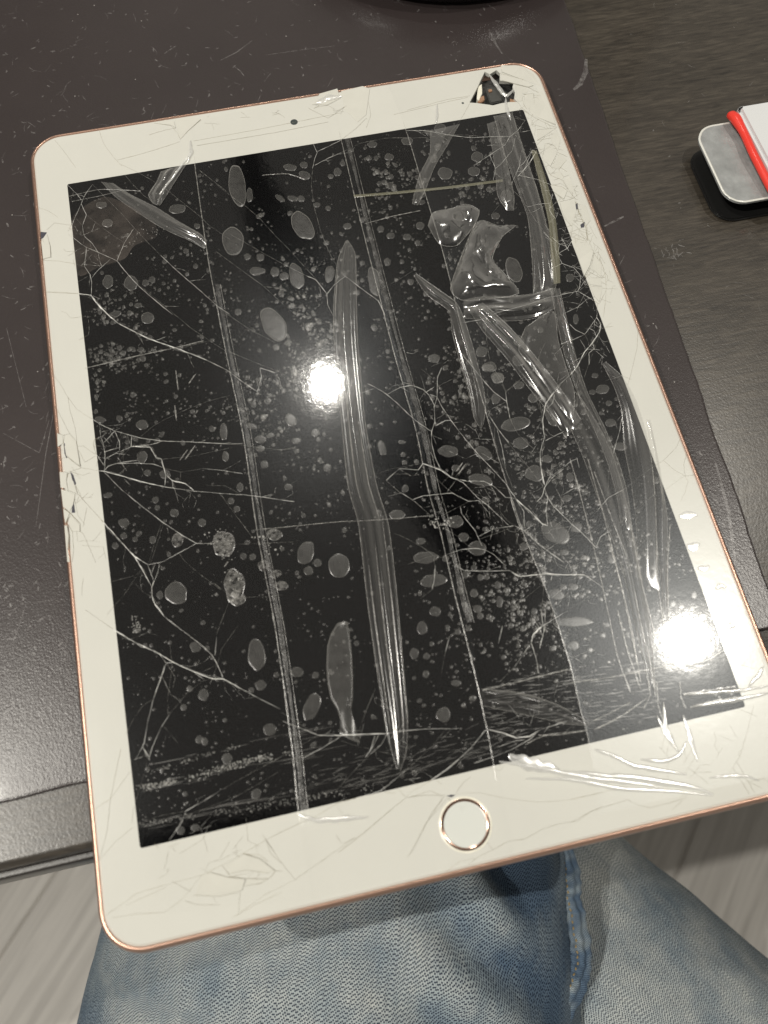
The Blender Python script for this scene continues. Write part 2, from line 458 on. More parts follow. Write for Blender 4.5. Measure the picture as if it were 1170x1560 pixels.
# what the hole shows
cav = empty('broken_corner', (0, 0, 0)); cav.parent = tab; cav.matrix_parent_inverse = parent_inv(tab)
hc = sum(hole, Vector()) / len(hole)
def prism(name, pts, z0, z1, mat_, parent, bev=.0002):
    bm = bmesh.new()
    lo = [bm.verts.new((q[0], q[1], z0)) for q in pts]; hi = [bm.verts.new((q[0], q[1], z1)) for q in pts]
    kk = len(pts); bm.faces.new(lo[::-1]); bm.faces.new(hi)
    for i in range(kk): bm.faces.new((lo[i], lo[(i + 1) % kk], hi[(i + 1) % kk], hi[i]))
    bmesh.ops.recalc_face_normals(bm, faces=bm.faces[:])
    if bev: bmesh.ops.bevel(bm, geom=bm.edges[:], offset=bev, segments=2, affect='EDGES')
    return bm_obj(name, bm, mat_, parent)
def Z3(pts, ox=600, oy=90, s=3.9, z=0): return [T(ox + x / s, oy + y / s, z) for x, y in pts]
prism('cavity_floor', [(hc.x - .011, hc.y - .009), (hc.x + .0105, hc.y - .009), (hc.x + .0105, hc.y + .008), (hc.x - .011, hc.y + .008)], -.0050, -.0032, M['cavity'], cav, 0)
prism('component', Z3([(545, 170), (625, 160), (650, 205), (640, 250), (575, 265), (555, 215)], z=-.001), -.003, -.0009, M['chipgrey'], cav, .0003)
prism('component', Z3([(500, 235), (535, 215), (540, 245), (515, 262), (498, 258)], z=-.001), -.003, -.0008, M['copper'], cav, .0002)
prism('component', Z3([(560, 185), (580, 180), (585, 195), (565, 200)], z=-.0008), -.001, -.0005, M['copper'], cav, .0001)
prism('component', Z3([(500, 165), (522, 150), (525, 205), (505, 250), (492, 240)], z=-.0008), -.003, -.0006, M['glass_edge'], cav, .0001)
prism('component', Z3([(690, 235), (735, 250), (720, 262), (690, 258)], z=-.0008), -.003, -.0007, M['copper'], cav, .0001)
prism('component', Z3([(580, 130), (690, 140), (700, 190), (640, 160)], z=-.002), -.003, -.0016, M['black'], cav, .0002)

# home button and camera
hb = T(709, 1256)
def disc(cx, cy, prof_, mat_, name, parent, seg=48):
    v = []; f = []
    for r, z in prof_:
        for a in range(seg): v.append((cx + r * math.cos(2 * PI * a / seg), cy + r * math.sin(2 * PI * a / seg), z))
    for l in range(len(prof_) - 1):
        for a in range(seg):
            b = (a + 1) % seg; f.append((l * seg + a, l * seg + b, (l + 1) * seg + b, (l + 1) * seg + a))
    if prof_[-1][0] > 0: f.append(tuple((len(prof_) - 1) * seg + a for a in range(seg)))
    return mesh(name, v, f, mat_, parent, True)
hbo = disc(0.0002, hb.y, [(.0052, .00002), (.0049, .0001), (.0046, .00008), (.003, -.00001 + .00003), (.0012, .00002)], M['button'], 'home_button', tab)
def ringmesh(cx, cy, prof_, mat_, name, parent, seg=64):
    v = []; f = []
    for r, z in prof_:
        for a in range(seg): v.append((cx + r * math.cos(2 * PI * a / seg), cy + r * math.sin(2 * PI * a / seg), z))
    for l in range(len(prof_) - 1):
        for a in range(seg):
            b = (a + 1) % seg; f.append((l * seg + a, l * seg + b, (l + 1) * seg + b, (l + 1) * seg + a))
    return mesh(name, v, f, mat_, parent, True)
ringmesh(0.0002, hb.y, [(.0062, .00003), (.0059, .00016), (.0057, .00012)], M['glass_edge'], 'button_surround', hbo)
ringmesh(0.0002, hb.y, [(.00572, .00013), (.0055, .00020), (.0052, .00012), (.00495, .00004)], M['ring'], 'button_ring', hbo)
fc = T(448, 186)
cam_o = disc(fc.x, fc.y, [(.0012, .00002), (.0011, .00008), (.0007, .00006), (.0003, .00004)], M['lens'], 'front_camera', tab, 24)
q = T(705, 157); disc(q.x, q.y, [(.0004, .00002), (.0003, .00004)], M['lens'], 'light_sensor', tab, 12)

# ------------------------------------------------------------------ cracks
def catmull(pts, step, stiff=.3):
    if len(pts) == 2: P = [pts[0], pts[0].lerp(pts[1], .5), pts[1]]
    else: P = pts
    out = []
    for i in range(len(P) - 1):
        p0 = P[max(0, i - 1)]; p1 = P[i]; p2 = P[i + 1]; p3 = P[min(len(P) - 1, i + 2)]
        kk = max(1, int((p2 - p1).length / step))
        for j in range(kk):
            t = j / kk
            # half straight, half curved: glass breaks in nearly straight runs
            c = .5 * ((2 * p1) + (p2 - p0) * t + (2 * p0 - 5 * p1 + 4 * p2 - p3) * t * t + (3 * p1 - p0 - 3 * p2 + p3) * t ** 3)
            out.append(c.lerp(p1.lerp(p2, t), stiff))
    out.append(P[-1].copy()); return out
def in_display(q): return abs(q.x) < DW and abs(q.y) < DH
def ridge(pts, wd, h, seed, jit=.00009, z0=.00003):
    """a two-sided ridge along pts: a lip of broken glass"""
    v = []; f = []; mi = []
    L = len(pts)
    for i, q in enumerate(pts):
        a = pts[max(0, i - 1)]; c = pts[min(L - 1, i + 1)]
        d = (c - a); d.z = 0
        if d.length < 1e-9: d = Vector((1, 0, 0))
        d.normalize(); nn = Vector((-d.y, d.x, 0))
        e = noise.noise(Vector((q.x * 900, q.y * 900, seed)))
        e2 = noise.noise(Vector((q.x * 350, q.y * 350, seed + 5)))
        ww = wd * max(.3, (.85 + .7 * e + .5 * e2)) * (.55 if i in (0, L - 1) else 1)
        o = nn * (jit * noise.noise(Vector((q.x * 1200, q.y * 1200, seed + 11))))
        m_ = q + o + nn * (ww * .25 * e)
        v += [(q.x + o.x + nn.x * ww, q.y + o.y + nn.y * ww, z0), (m_.x, m_.y, z0 + h * (.6 + .8 * abs(e))), (q.x + o.x - nn.x * ww, q.y + o.y - nn.y * ww, z0)]
        if i:
            b = 3 * i
            f += [(b - 3, b - 2, b + 1, b), (b - 2, b - 1, b + 2, b + 1)]
            mi += [0 if in_display(q) else 1] * 2
    return v, f, mi
# runs of cracks: tile origin x, y, scale, then (weight, points)
A_, N_, W_ = 0, 1, 2   # thin, normal, wide
CR_RUNS = [
(50, 180, 3.9, [
 (N_, [(205,395),(265,455),(290,490)]),
 (N_, [(355,395),(310,455),(288,510),(318,575),(295,640),(305,700),(355,745),(388,797),(460,830),(500,848),(545,905),(620,990),(700,1060),(830,1168)]),
 (N_, [(288,510),(255,580),(232,640),(240,710),(290,750),(318,768),(308,880),(340,930),(350,975),(348,1050)]),
 (A_, [(255,595),(295,640)]), (A_, [(305,700),(300,750)]), (A_, [(210,690),(240,710)]), (N_, [(318,768),(388,797)]),
 (A_, [(60,845),(160,850),(250,865),(305,882)]), (W_, [(270,1043),(345,1052),(365,1082),(450,1170)]), (A_, [(75,1032),(180,1035),(270,1043)]),
 (A_, [(270,1043),(330,1065),(365,1082)]), (N_, [(350,950),(385,905),(460,840)]), (N_, [(500,848),(545,740),(600,655)]),
 (A_, [(355,395),(430,470),(530,570),(600,650),(680,735),(760,815)]), (N_, [(760,815),(860,910),(1000,1030),(1100,1120),(1170,1165)]),
 (A_, [(318,575),(400,640),(480,700),(545,740)]), (A_, [(525,275),(620,320),(700,365),(800,430),(900,510),(1000,590),(1050,640),(1170,720)]),
 (A_, [(545,335),(600,400),(660,460),(740,520)]), (A_, [(990,310),(1080,380),(1165,445)]),
 (A_, [(395,75),(420,150),(470,220),(510,265),(530,285)]), (A_, [(500,250),(600,225),(740,185),(875,140)]), (A_, [(720,30),(820,45),(860,90),(878,130)]),
 (A_, [(878,125),(920,80),(1000,10)]), (A_, [(130,130),(180,190),(255,295)]), (A_, [(690,100),(790,70),(850,60)]), (A_, [(30,530),(90,550),(150,590)]),
 (N_, [(85,690),(105,760),(110,830)]), (A_, [(60,720),(80,800),(60,845)]),
]),
(0, 420, 2.6, [
 (W_, [(360,75),(400,130),(470,190),(590,250),(720,295),(820,335)]), (N_, [(820,335),(900,375),(960,420),(1020,460)]),
 (A_, [(860,125),(985,210),(1090,265)]), (A_, [(530,20),(640,110),(760,210),(880,290),(1000,340),(1090,375),(1165,415)]),
 (N_, [(1020,460),(1035,400),(1030,365),(1090,385)]), (A_, [(340,365),(480,335),(600,305),(720,285),(830,258)]),
 (A_, [(630,655),(900,665),(1110,690),(1165,680)]), (A_, [(610,730),(760,715),(920,680)]), (A_, [(180,65),(300,72),(360,75)]),
 (A_, [(870,860),(920,930),(1010,1050)]), (A_, [(780,1060),(900,1065),(1165,1055)]), (A_, [(1100,690),(1165,685)]), (N_, [(950,865),(1060,880),(1165,895)]),
]),
(330, 180, 3.9, [
 (A_, [(80,690),(170,740),(300,815),(440,890),(540,940)]), (N_, [(540,940),(590,960),(655,1045),(660,1110),(690,1168)]),
 (A_, [(0,395),(80,460),(180,530),(260,600),(350,700),(430,780),(520,880),(590,955)]), (A_, [(0,795),(130,890),(280,1000),(400,1110),(470,1168)]),
 (A_, [(280,1000),(400,1015)]), (N_, [(575,155),(597,205),(583,240),(570,300)]), (A_, [(570,300),(562,400),(580,530),(620,680),(670,800),(715,880)]),
 (N_, [(597,200),(670,165),(740,130)]), (A_, [(740,130),(830,60),(890,0)]), (N_, [(583,280),(660,240),(740,205)]), (A_, [(740,205),(850,150),(1000,120),(1120,115)]),
 (N_, [(655,1045),(700,990),(765,940),(870,1020),(960,1085),(1000,1168)]), (A_, [(980,1050),(985,1010),(1080,960),(1165,910)]),
]),
(600, 90, 3.9, [
 (A_, [(0,330),(150,295),(300,258),(440,228)]), (A_, [(455,258),(420,320),(390,370),(340,430),(320,450)]),
 (N_, [(75,425),(180,425),(270,440),(320,450),(450,468),(560,462),(690,460),(740,420),(780,365)]), (A_, [(320,450),(430,452),(560,465)]),
 (A_, [(0,468),(100,470),(200,465),(320,452)]), (N_, [(690,460),(660,510),(570,570),(480,630)]), (N_, [(720,470),(705,540),(640,620),(605,650),(590,720)]),
 (N_, [(570,570),(605,650)]), (N_, [(755,560),(745,640),(700,740)]), (A_, [(700,740),(640,850),(590,910)]), (N_, [(745,640),(770,620),(825,540),(850,560)]),
 (N_, [(825,540),(760,690)]), (W_, [(850,545),(800,625),(735,700)]), (A_, [(690,765),(760,830),(830,940),(900,1035),(940,1060)]),
 (N_, [(740,690),(850,715),(925,745)]), (N_, [(790,880),(860,862),(930,855),(945,800)]), (N_, [(930,855),(925,900),(960,950),(975,910)]),
 (A_, [(720,340),(780,365)]), (A_, [(590,340),(680,345),(780,365)]), (A_, [(760,300),(840,350),(930,395),(970,405)]), (A_, [(970,405),(900,455),(850,485)]),
 (A_, [(850,485),(930,470),(950,510),(975,550)]), (A_, [(840,520),(900,460)]), (A_, [(900,500),(880,600),(930,690),(1000,720),(1045,790),(1080,830)]),
 (A_, [(1025,600),(980,660),(1010,700)]), (A_, [(930,690),(980,640),(1030,670)]), (A_, [(925,745),(1000,760),(1040,790)]), (A_, [(940,780),(1010,840)]),
 (W_, [(1080,850),(1095,900),(1120,960),(1140,1000),(1150,1080)]), (A_, [(1000,930),(1060,1000),(1050,1080)]), (A_, [(1060,1060),(1130,1080)]),
 (N_, [(940,1060),(985,1100),(1020,1110),(1050,1090)]), (N_, [(985,1100),(975,1150),(1000,1168)]), (N_, [(1020,1110),(1040,1140)]),
 (A_, [(850,420),(960,410)]), (A_, [(940,540),(1030,580)]), (A_, [(870,560),(950,500)]), (A_, [(900,640),(990,600)]), (A_, [(950,720),(1040,690)]),
 (A_, [(970,790),(1060,760)]), (A_, [(980,850),(1060,830),(1100,800)]), (A_, [(760,200),(770,270),(790,300)]), (A_, [(770,210),(830,205),(835,270)]), (A_, [(735,255),(760,290),(800,320)]), (A_, [(630,128),(720,150),(800,170),(860,200)]), (A_, [(630,85),(760,120),(830,160)]),
]),
(700, 340, 3.9, [
 (N_, [(500,55),(555,110),(580,185),(610,240),(680,265),(720,315),(715,370),(705,405)]), (N_, [(580,185),(640,150),(670,100)]), (N_, [(605,85),(640,150)]),
 (A_, [(605,120),(640,155)]), (A_, [(630,40),(605,100)]), (N_, [(545,270),(610,240)]), (A_, [(580,185),(500,260)]), (A_, [(680,265),(715,215)]),
 (A_, [(720,315),(760,325)]), (N_, [(760,325),(700,405)]), (N_, [(600,425),(705,405),(780,450),(830,480)]), (A_, [(600,420),(700,393)]),
 (N_, [(635,530),(700,500),(760,450),(790,445)]), (N_, [(820,480),(815,560),(770,625),(745,660),(680,690),(600,720)]), (N_, [(745,660),(690,635),(655,600)]),
 (W_, [(815,560),(840,600),(830,650),(790,710),(740,770),(700,850),(660,900)]), (N_, [(660,900),(560,990)]), (N_, [(800,600),(830,620)]), (N_, [(770,625),(800,640),(815,680)]),
 (N_, [(790,710),(800,745),(770,770),(770,840)]), (A_, [(745,660),(770,720)]), (A_, [(700,850),(720,930),(690,1000)]), (A_, [(850,600),(820,700),(770,830),(740,920)]),
 (A_, [(715,890),(690,980),(700,1050),(690,1150)]), (N_, [(25,590),(120,575),(230,530),(400,485),(530,440),(600,430)]),
 (A_, [(155,560),(155,640),(170,760),(190,860),(240,940),(275,1000)]), (N_, [(275,1000),(280,1060),(300,1160)]), (A_, [(275,1000),(360,930),(450,870),(480,770),(510,710)]),
 (N_, [(0,760),(50,820),(130,920),(200,1000),(280,1060)]), (A_, [(450,870),(450,960),(460,1060),(490,1130)]), (N_, [(600,960),(560,1010),(510,1080),(495,1168)]),
 (A_, [(560,1010),(545,1080)]), (A_, [(130,920),(140,1010),(190,1160)]), (A_, [(750,0),(760,80),(800,180),(850,250),(870,330),(870,430),(855,560)]),
 (A_, [(680,60),(760,100)]), (A_, [(720,60),(760,120)]), (A_, [(800,180),(780,260),(740,330)]), (A_, [(840,200),(790,300)]), (A_, [(760,370),(850,380)]),
 (A_, [(800,440),(830,380)]), (A_, [(830,480),(870,400)]), (A_, [(1060,630),(1055,740),(1020,890),(1000,960)]), (A_, [(830,200),(860,280)]), (A_, [(820,170),(865,240)]), (A_, [(770,290),(850,330)]),
]),
(70, 600, 3.9, [
 (N_, [(260,140),(320,180),(410,220),(560,262),(685,280),(850,285),(1080,298),(1170,295)]), (A_, [(560,258),(640,190),(720,145),(840,90),(960,45),(1090,10)]),
 (N_, [(320,180),(325,255),(340,290),(350,350),(350,430),(345,460)]), (N_, [(410,220),(345,290)]), (N_, [(325,255),(290,270),(280,300),(295,350),(345,425)]),
 (N_, [(410,225),(437,285),(437,340),(355,385)]), (A_, [(455,240),(437,290)]), (A_, [(490,240),(455,270)]), (N_, [(510,250),(505,315),(437,345)]),
 (N_, [(505,315),(630,300),(685,283)]), (W_, [(510,312),(620,318),(655,380),(685,385),(700,440),(712,480),(750,515),(830,535),(880,575)]), (N_, [(345,345),(437,320)]),
 (N_, [(345,460),(370,430),(430,410),(540,395)]), (N_, [(410,415),(540,412),(640,418),(700,440)]), (A_, [(640,385),(645,418)]), (A_, [(460,320),(460,490)]),
 (W_, [(295,455),(345,460),(440,485),(560,520),(700,552)]), (N_, [(700,552),(880,578),(1020,590),(1165,600)]), (N_, [(345,465),(450,570),(560,660),(690,760),(800,835),(895,888),(1000,890)]),
 (A_, [(700,440),(800,465),(930,445)]), (N_, [(930,445),(1050,455),(1170,475)]), (A_, [(800,465),(800,520)]), (N_, [(712,480),(705,550)]), (N_, [(750,515),(755,560)]),
 (A_, [(950,545),(1060,545),(1130,580),(1160,600)]), (A_, [(690,760),(650,870),(610,1010)]), (A_, [(700,762),(665,880),(620,1010)]),
 (W_, [(325,745),(420,850),(525,965),(605,1015)]), (N_, [(605,1015),(690,1000),(790,945),(895,888)]), (W_, [(525,965),(570,1040),(630,1150)]), (N_, [(605,1015),(625,1070),(640,1110),(630,1150)]),
 (N_, [(650,1010),(625,1070)]), (N_, [(675,1010),(665,1060),(630,1150)]), (A_, [(570,1040),(530,1080),(380,1118)]), (A_, [(570,1045),(520,1110),(480,1165)]),
 (A_, [(790,945),(830,1000),(920,1075),(1040,1165)]),
]),
(40, 560, 5.2, [
 (A_, [(205,50),(270,130),(330,235),(400,330),(505,400)]), (A_, [(215,305),(260,360),(330,500),(345,525),(395,580)]), (A_, [(330,235),(345,330),(390,490),(400,590),(435,790)]),
 (A_, [(245,515),(290,535),(345,525)]), (N_, [(300,535),(295,600),(310,690),(370,745),(435,795)]), (A_, [(240,640),(290,660)]), (A_, [(250,725),(310,715)]),
 (A_, [(395,580),(405,640),(465,750)]), (A_, [(410,625),(450,620),(550,690)]), (A_, [(465,750),(550,700)]), (A_, [(265,820),(330,830),(435,795),(540,812)]),
 (A_, [(265,855),(350,835)]), (N_, [(365,850),(390,930),(410,1000),(480,1080),(590,1200)]), (A_, [(270,955),(330,975),(410,1010)]), (N_, [(390,1010),(375,1090),(380,1150)]),
 (A_, [(420,1020),(390,1080)]), (W_, [(330,840),(320,900),(335,980)]), (W_, [(290,1110),(350,1155),(430,1240)]), (N_, [(430,1240),(430,1300),(455,1320)]), (A_, [(455,1320),(550,1545)]),
 (W_, [(350,1170),(310,1240),(340,1330),(335,1440)]), (N_, [(330,1240),(365,1300),(375,1440),(365,1540)]), (A_, [(480,1110),(450,1260)]),
]),
(560, 560, 3.9, [
 (N_, [(0,95),(60,125),(115,160),(180,215),(240,275),(300,325),(380,380)]), (N_, [(115,160),(190,120),(260,105),(330,130),(365,165),(395,220),(400,320),(408,345)]),
 (N_, [(440,0),(415,60),(413,150),(412,175),(395,240)]), (N_, [(400,320),(380,385),(380,450),(400,530),(435,610)]), (N_, [(345,150),(395,115)]), (N_, [(370,160),(410,175)]),
 (N_, [(412,175),(440,230),(500,320),(560,400),(660,520),(740,600),(820,690),(885,785)]), (N_, [(408,345),(460,315),(495,315)]), (A_, [(415,330),(450,270)]), (A_, [(355,265),(400,320)]),
 (A_, [(410,115),(480,80),(590,30)]), (A_, [(320,10),(400,75)]), (N_, [(110,670),(190,600),(300,608),(330,570)]), (W_, [(330,570),(435,610),(500,655),(590,675)]), (N_, [(590,675),(690,675),(750,705),(820,770),(885,780)]),
 (A_, [(50,630),(150,600),(320,570)]), (A_, [(150,635),(250,632)]), (A_, [(320,605),(400,650),(470,720),(560,780)]), (A_, [(435,610),(480,650),(440,690)]), (N_, [(500,655),(570,685),(650,770),(710,815)]),
 (A_, [(520,650),(595,560)]), (A_, [(530,655),(600,565)]), (A_, [(665,530),(670,600),(695,650)]), (N_, [(120,765),(200,745),(265,785),(330,762),(500,745),(600,795),(660,790),(710,815)]),
 (A_, [(110,670),(200,750)]), (A_, [(265,785),(340,850),(390,890)]), (A_, [(440,880),(550,825),(600,795)]), (A_, [(710,815),(780,780)]), (N_, [(550,825),(560,870),(640,970),(680,1060)]),
 (N_, [(660,1005),(740,960),(870,940)]), (A_, [(870,940),(820,965),(665,1020)]), (N_, [(710,815),(800,900),(840,940)]), (A_, [(780,785),(790,860),(830,910),(875,940)]), (N_, [(875,940),(930,970),(1030,1060),(1170,1160)]),
 (A_, [(875,950),(890,1040),(960,1130),(1000,1168)]), (W_, [(885,785),(960,850),(1040,930),(1070,940)]), (A_, [(885,785),(940,970)]), (N_, [(930,970),(990,930)]), (N_, [(850,780),(880,880),(905,950)]),
 (N_, [(470,1110),(560,1080),(640,1075),(690,1080),(750,1110),(810,1168)]), (A_, [(450,950),(530,1000),(600,1060),(700,1085)]), (A_, [(150,980),(240,1020),(330,1070),(390,1115),(440,1130)]),
 (A_, [(240,1168),(390,1115)]), (A_, [(395,1120),(395,1168)]), (A_, [(740,0),(790,60),(822,145)]), (A_, [(828,210),(845,300),(890,390),(960,460),(1020,510)]),
 (A_, [(822,145),(900,80),(1000,0)]), (A_, [(600,50),(660,140),(720,280)]), (N_, [(720,280),(770,360),(840,450)]), (A_, [(840,450),(920,550),(1000,650),(1050,715)]),
 (A_, [(755,350),(755,440),(800,560),(850,680),(880,780)]), (N_, [(770,370),(800,480),(820,600)]), (W_, [(1110,140),(1060,210),(1040,310),(1050,420),(1025,500),(1030,600),(1050,700)]),
 (N_, [(1110,160),(1100,210),(1060,250)]), (N_, [(1055,435),(1165,380)]), (N_, [(1050,715),(1100,650),(1165,600)]), (N_, [(1050,715),(1040,760),(1005,800)]), (N_, [(1050,715),(1070,770),(1060,850),(1070,935)]),
 (A_, [(1050,730),(1100,810),(1160,860)]), (A_, [(1000,0),(1020,200),(1040,280)]),
]),
(780, 600, 3.9, [
 (N_, [(190,570),(220,500),(300,440),(350,400),(390,385)]), (N_, [(195,590),(240,660),(350,770),(420,830),(500,915)]), (A_, [(290,465),(305,570),(290,620),(295,660)]), (N_, [(305,600),(350,570),(425,545)]),
 (N_, [(500,915),(525,850),(570,820)]), (N_, [(500,705),(540,655),(575,615),(660,570)]), (A_, [(660,570),(760,490),(860,420),(900,395)]), (A_, [(510,770),(540,680)]), (A_, [(630,770),(690,735)]),
 (A_, [(590,1085),(660,990),(710,955),(760,900),(840,820),(920,730),(960,690)]), (A_, [(750,680),(830,610),(910,570),(1020,490),(1080,485)]), (A_, [(900,395),(960,450),(1030,490),(1045,520),(1030,580),(1000,640)]),
 (A_, [(1000,265),(975,320),(900,395)]), (A_, [(1040,350),(1020,420),(1030,490)]), (A_, [(1045,490),(1085,480)]), (N_, [(385,380),(400,440)]), (N_, [(660,100),(640,220),(600,360)]), (A_, [(600,360),(575,470),(570,610)]),
 (W_, [(0,1060),(45,1085),(200,1070),(330,1075),(430,1075)]), (N_, [(430,1075),(540,1150)]), (N_, [(180,1060),(240,1070),(230,1110)]), (A_, [(70,810),(150,890),(250,1000),(390,1060),(430,1078)]), (N_, [(20,620),(70,700),(75,800)]),
]),
(130, 860, 3.9, [
 (A_, [(290,105),(340,160),(395,195)]), (W_, [(395,130),(398,195),(410,230),(470,310)]), (N_, [(470,310),(560,380),(680,470),(750,535),(785,595),(820,675)]), (A_, [(290,100),(230,180),(155,265),(130,300)]),
 (A_, [(0,270),(80,325),(165,385)]), (W_, [(165,385),(300,465),(440,530),(520,580),(640,635),(760,680),(820,680),(930,740)]), (N_, [(930,740),(1040,800),(1160,860)]), (N_, [(300,465),(330,490),(360,495)]),
 (N_, [(440,530),(480,585),(520,582)]), (W_, [(480,590),(440,700),(405,800)]), (N_, [(405,800),(370,940),(350,1060),(340,1080),(295,1165)]), (N_, [(470,600),(445,690)]),
 (A_, [(405,800),(340,840),(280,930),(240,1010)]), (N_, [(340,1080),(375,1140),(385,1165)]), (A_, [(760,680),(700,690),(600,770),(500,890)]), (N_, [(500,890),(450,970),(400,1080),(375,1165)]),
 (A_, [(490,890),(490,800),(515,600),(500,440)]), (A_, [(465,960),(550,1060)]), (N_, [(640,635),(715,690)]), (A_, [(695,640),(780,597)]), (A_, [(785,590),(810,500),(910,360)]), (N_, [(770,540),(780,430)]),
 (A_, [(778,420),(850,230),(885,200)]), (A_, [(760,110),(885,197),(1075,190),(1170,180)]),
]),
(130, 1100, 3.9, [
 (N_, [(595,530),(700,470),(790,415)]), (A_, [(790,415),(900,350),(1120,230)]), (N_, [(595,530),(575,590),(490,715)]), (A_, [(340,590),(450,555),(595,530)]), (A_, [(580,560),(700,520),(900,440),(1160,290)]), (A_, [(370,230),(300,470)]),
 (A_, [(50,520),(150,455),(265,295)]), (A_, [(150,455),(130,640),(85,820)]), (A_, [(210,160),(150,455)]), (A_, [(85,820),(180,710),(290,620)]), (A_, [(290,500),(275,600)]),
 (A_, [(120,1150),(250,1060),(300,1020),(520,955),(690,910),(850,830),(1040,720),(1165,650)]), (A_, [(240,1090),(480,980)]), (A_, [(160,1165),(300,1140),(470,1130),(580,1050),(690,910)]),
 (N_, [(740,890),(850,920),(960,930),(1090,930),(1130,885),(1040,810),(940,780)]), (A_, [(860,900),(960,880),(1090,900)]), (N_, [(810,850),(860,910)]), (A_, [(1075,705),(1100,780),(1165,840)]), (N_, [(1130,885),(1168,885)]),
 (A_, [(640,1030),(800,1035),(920,1010),(940,930)]), (A_, [(590,1060),(660,1085),(800,1085)]), (A_, [(920,1010),(910,1130)]), (A_, [(1168,1010),(1000,1090),(870,1165)]), (A_, [(1090,930),(1040,960),(940,975)]),
]),
(400, 1000, 3.9, [
 (W_, [(330,468),(460,470),(600,462),(740,458)]), (N_, [(740,458),(860,440),(1000,430),(1165,430)]), (N_, [(120,385),(250,435),(330,468)]), (A_, [(110,330),(200,390),(330,468)]),
 (A_, [(330,470),(240,520),(140,580),(0,655)]), (N_, [(465,475),(360,540),(240,605)]), (A_, [(465,500),(585,540)]), (N_, [(740,458),(710,520),(640,580)]), (A_, [(640,580),(510,715),(440,795)]),
 (N_, [(690,462),(660,530),(610,600)]), (N_, [(670,465),(640,560)]), (A_, [(570,455),(600,360),(670,190)]), (A_, [(1090,432),(1000,540),(850,680)]), (N_, [(850,680),(700,800),(560,840),(450,870)]), (A_, [(1120,432),(1060,500)]),
 (N_, [(1165,610),(1080,680),(980,750)]), (A_, [(600,540),(760,580),(880,610),(1000,640)]), (A_, [(300,960),(480,850)]),
 (A_, [(810,790),(850,835),(890,800),(980,750)]), (N_, [(850,840),(740,930),(600,1050),(450,1165)]), (A_, [(850,840),(960,825),(1080,825)]), (A_, [(1080,830),(1000,950),(960,1010),(880,1165)]), (A_, [(1100,840),(970,990)]),
 (A_, [(0,1100),(200,1000),(300,960)]), (A_, [(0,1060),(70,1165)]),
]),
(360, 1110, 2.6, [(A_, [(230,600),(330,530),(470,430)]), (A_, [(0,740),(110,660),(230,600)]), (A_, [(120,440),(170,520),(235,600)]), (A_, [(20,495),(90,500),(130,530)])]),
(620, 1060, 3.9, [
 (A_, [(0,605),(100,590),(230,595)]), (A_, [(280,590),(360,575),(450,580),(600,612),(780,632),(950,620),(1165,575)]), (N_, [(240,600),(270,640)]), (A_, [(290,580),(330,520),(380,480)]),
 (A_, [(220,600),(150,690),(110,770),(40,910),(0,960)]), (A_, [(470,860),(510,915)]), (A_, [(360,1005),(420,960),(520,910),(600,865),(700,850),(800,795),(900,760),(1010,745),(1080,695),(1165,655)]), (A_, [(230,1045),(310,985),(400,965)]),
 (N_, [(470,200),(380,310),(250,430),(150,500)]), (W_, [(480,200),(570,220),(650,250),(730,240),(785,205)]), (N_, [(785,205),(720,265),(620,320),(520,360),(400,400)]), (N_, [(520,310),(640,270),(700,260)]), (N_, [(785,205),(860,180),(950,150)]),
]),
(640, 860, 3.9, [
 (N_, [(90,0),(85,90),(70,150)]), (A_, [(70,150),(0,205)]), (N_, [(175,430),(150,520)]), (A_, [(150,520),(125,650)]), (N_, [(210,0),(260,35),(400,40),(530,35),(590,72)]),
 (W_, [(720,370),(670,420),(660,465)]), (N_, [(660,465),(600,550),(560,610)]), (A_, [(560,610),(470,700)]), (N_, [(660,465),(690,560),(705,650)]), (A_, [(705,650),(705,900)]), (N_, [(720,370),(770,340),(850,290)]), (A_, [(850,290),(960,220),(1080,160)]),
 (A_, [(740,90),(720,300),(720,370)]), (N_, [(745,270),(740,380),(710,500)]), (A_, [(725,120),(560,250)]), (N_, [(720,270),(735,400)]), (N_, [(490,365),(465,470)]),
]),
(0, 0, 1, [(A_, [(295,215),(400,196),(520,172)]), (A_, [(300,222),(420,202),(500,186)]), (A_, [(620,168),(680,152),(716,146)]), (A_, [(560,150),(565,175),(558,195)]), (A_, [(470,165),(500,180),(530,160)])]),
(870, 1000, 3.9, [
 (A_, [(1085,290),(1040,470),(1000,600),(940,690)]), (A_, [(960,660),(1060,820)]), (A_, [(980,620),(1090,810)]), (A_, [(0,985),(120,920),(340,850),(360,870),(470,900),(690,840)]), (A_, [(0,850),(230,795),(400,795)]),
 (A_, [(900,0),(980,40),(1090,75)]), (A_, [(1130,75),(1050,190)]),
]),
]
HALF = {A_: .000032, N_: .000048, W_: .00009}
ci = 0
runs = []
for ox, oy, s, rr in CR_RUNS:
    for wt, pts in rr:
        P = [T(ox + x / s, oy + y / s) for x, y in pts]
        runs.append((sum((a - b).length for a, b in zip(P, P[1:])), wt, P))
runs.sort(key=lambda r: -r[0])
rest = ([], [], [])
def hair(P, hw, seed):
    v, f, mi = ridge(catmull(P, .0006, .8), hw, .00005, seed)
    b = len(rest[0]); rest[0].extend(v); rest[1].extend([tuple(i + b for i in q) for q in f]); rest[2].extend([1 if k_ else random.choice((0, 2)) for k_ in mi])
def glass_ok(q): return abs(q.x) < BW - .003 and abs(q.y) < BH - .003 and not (q - hc).length < .006
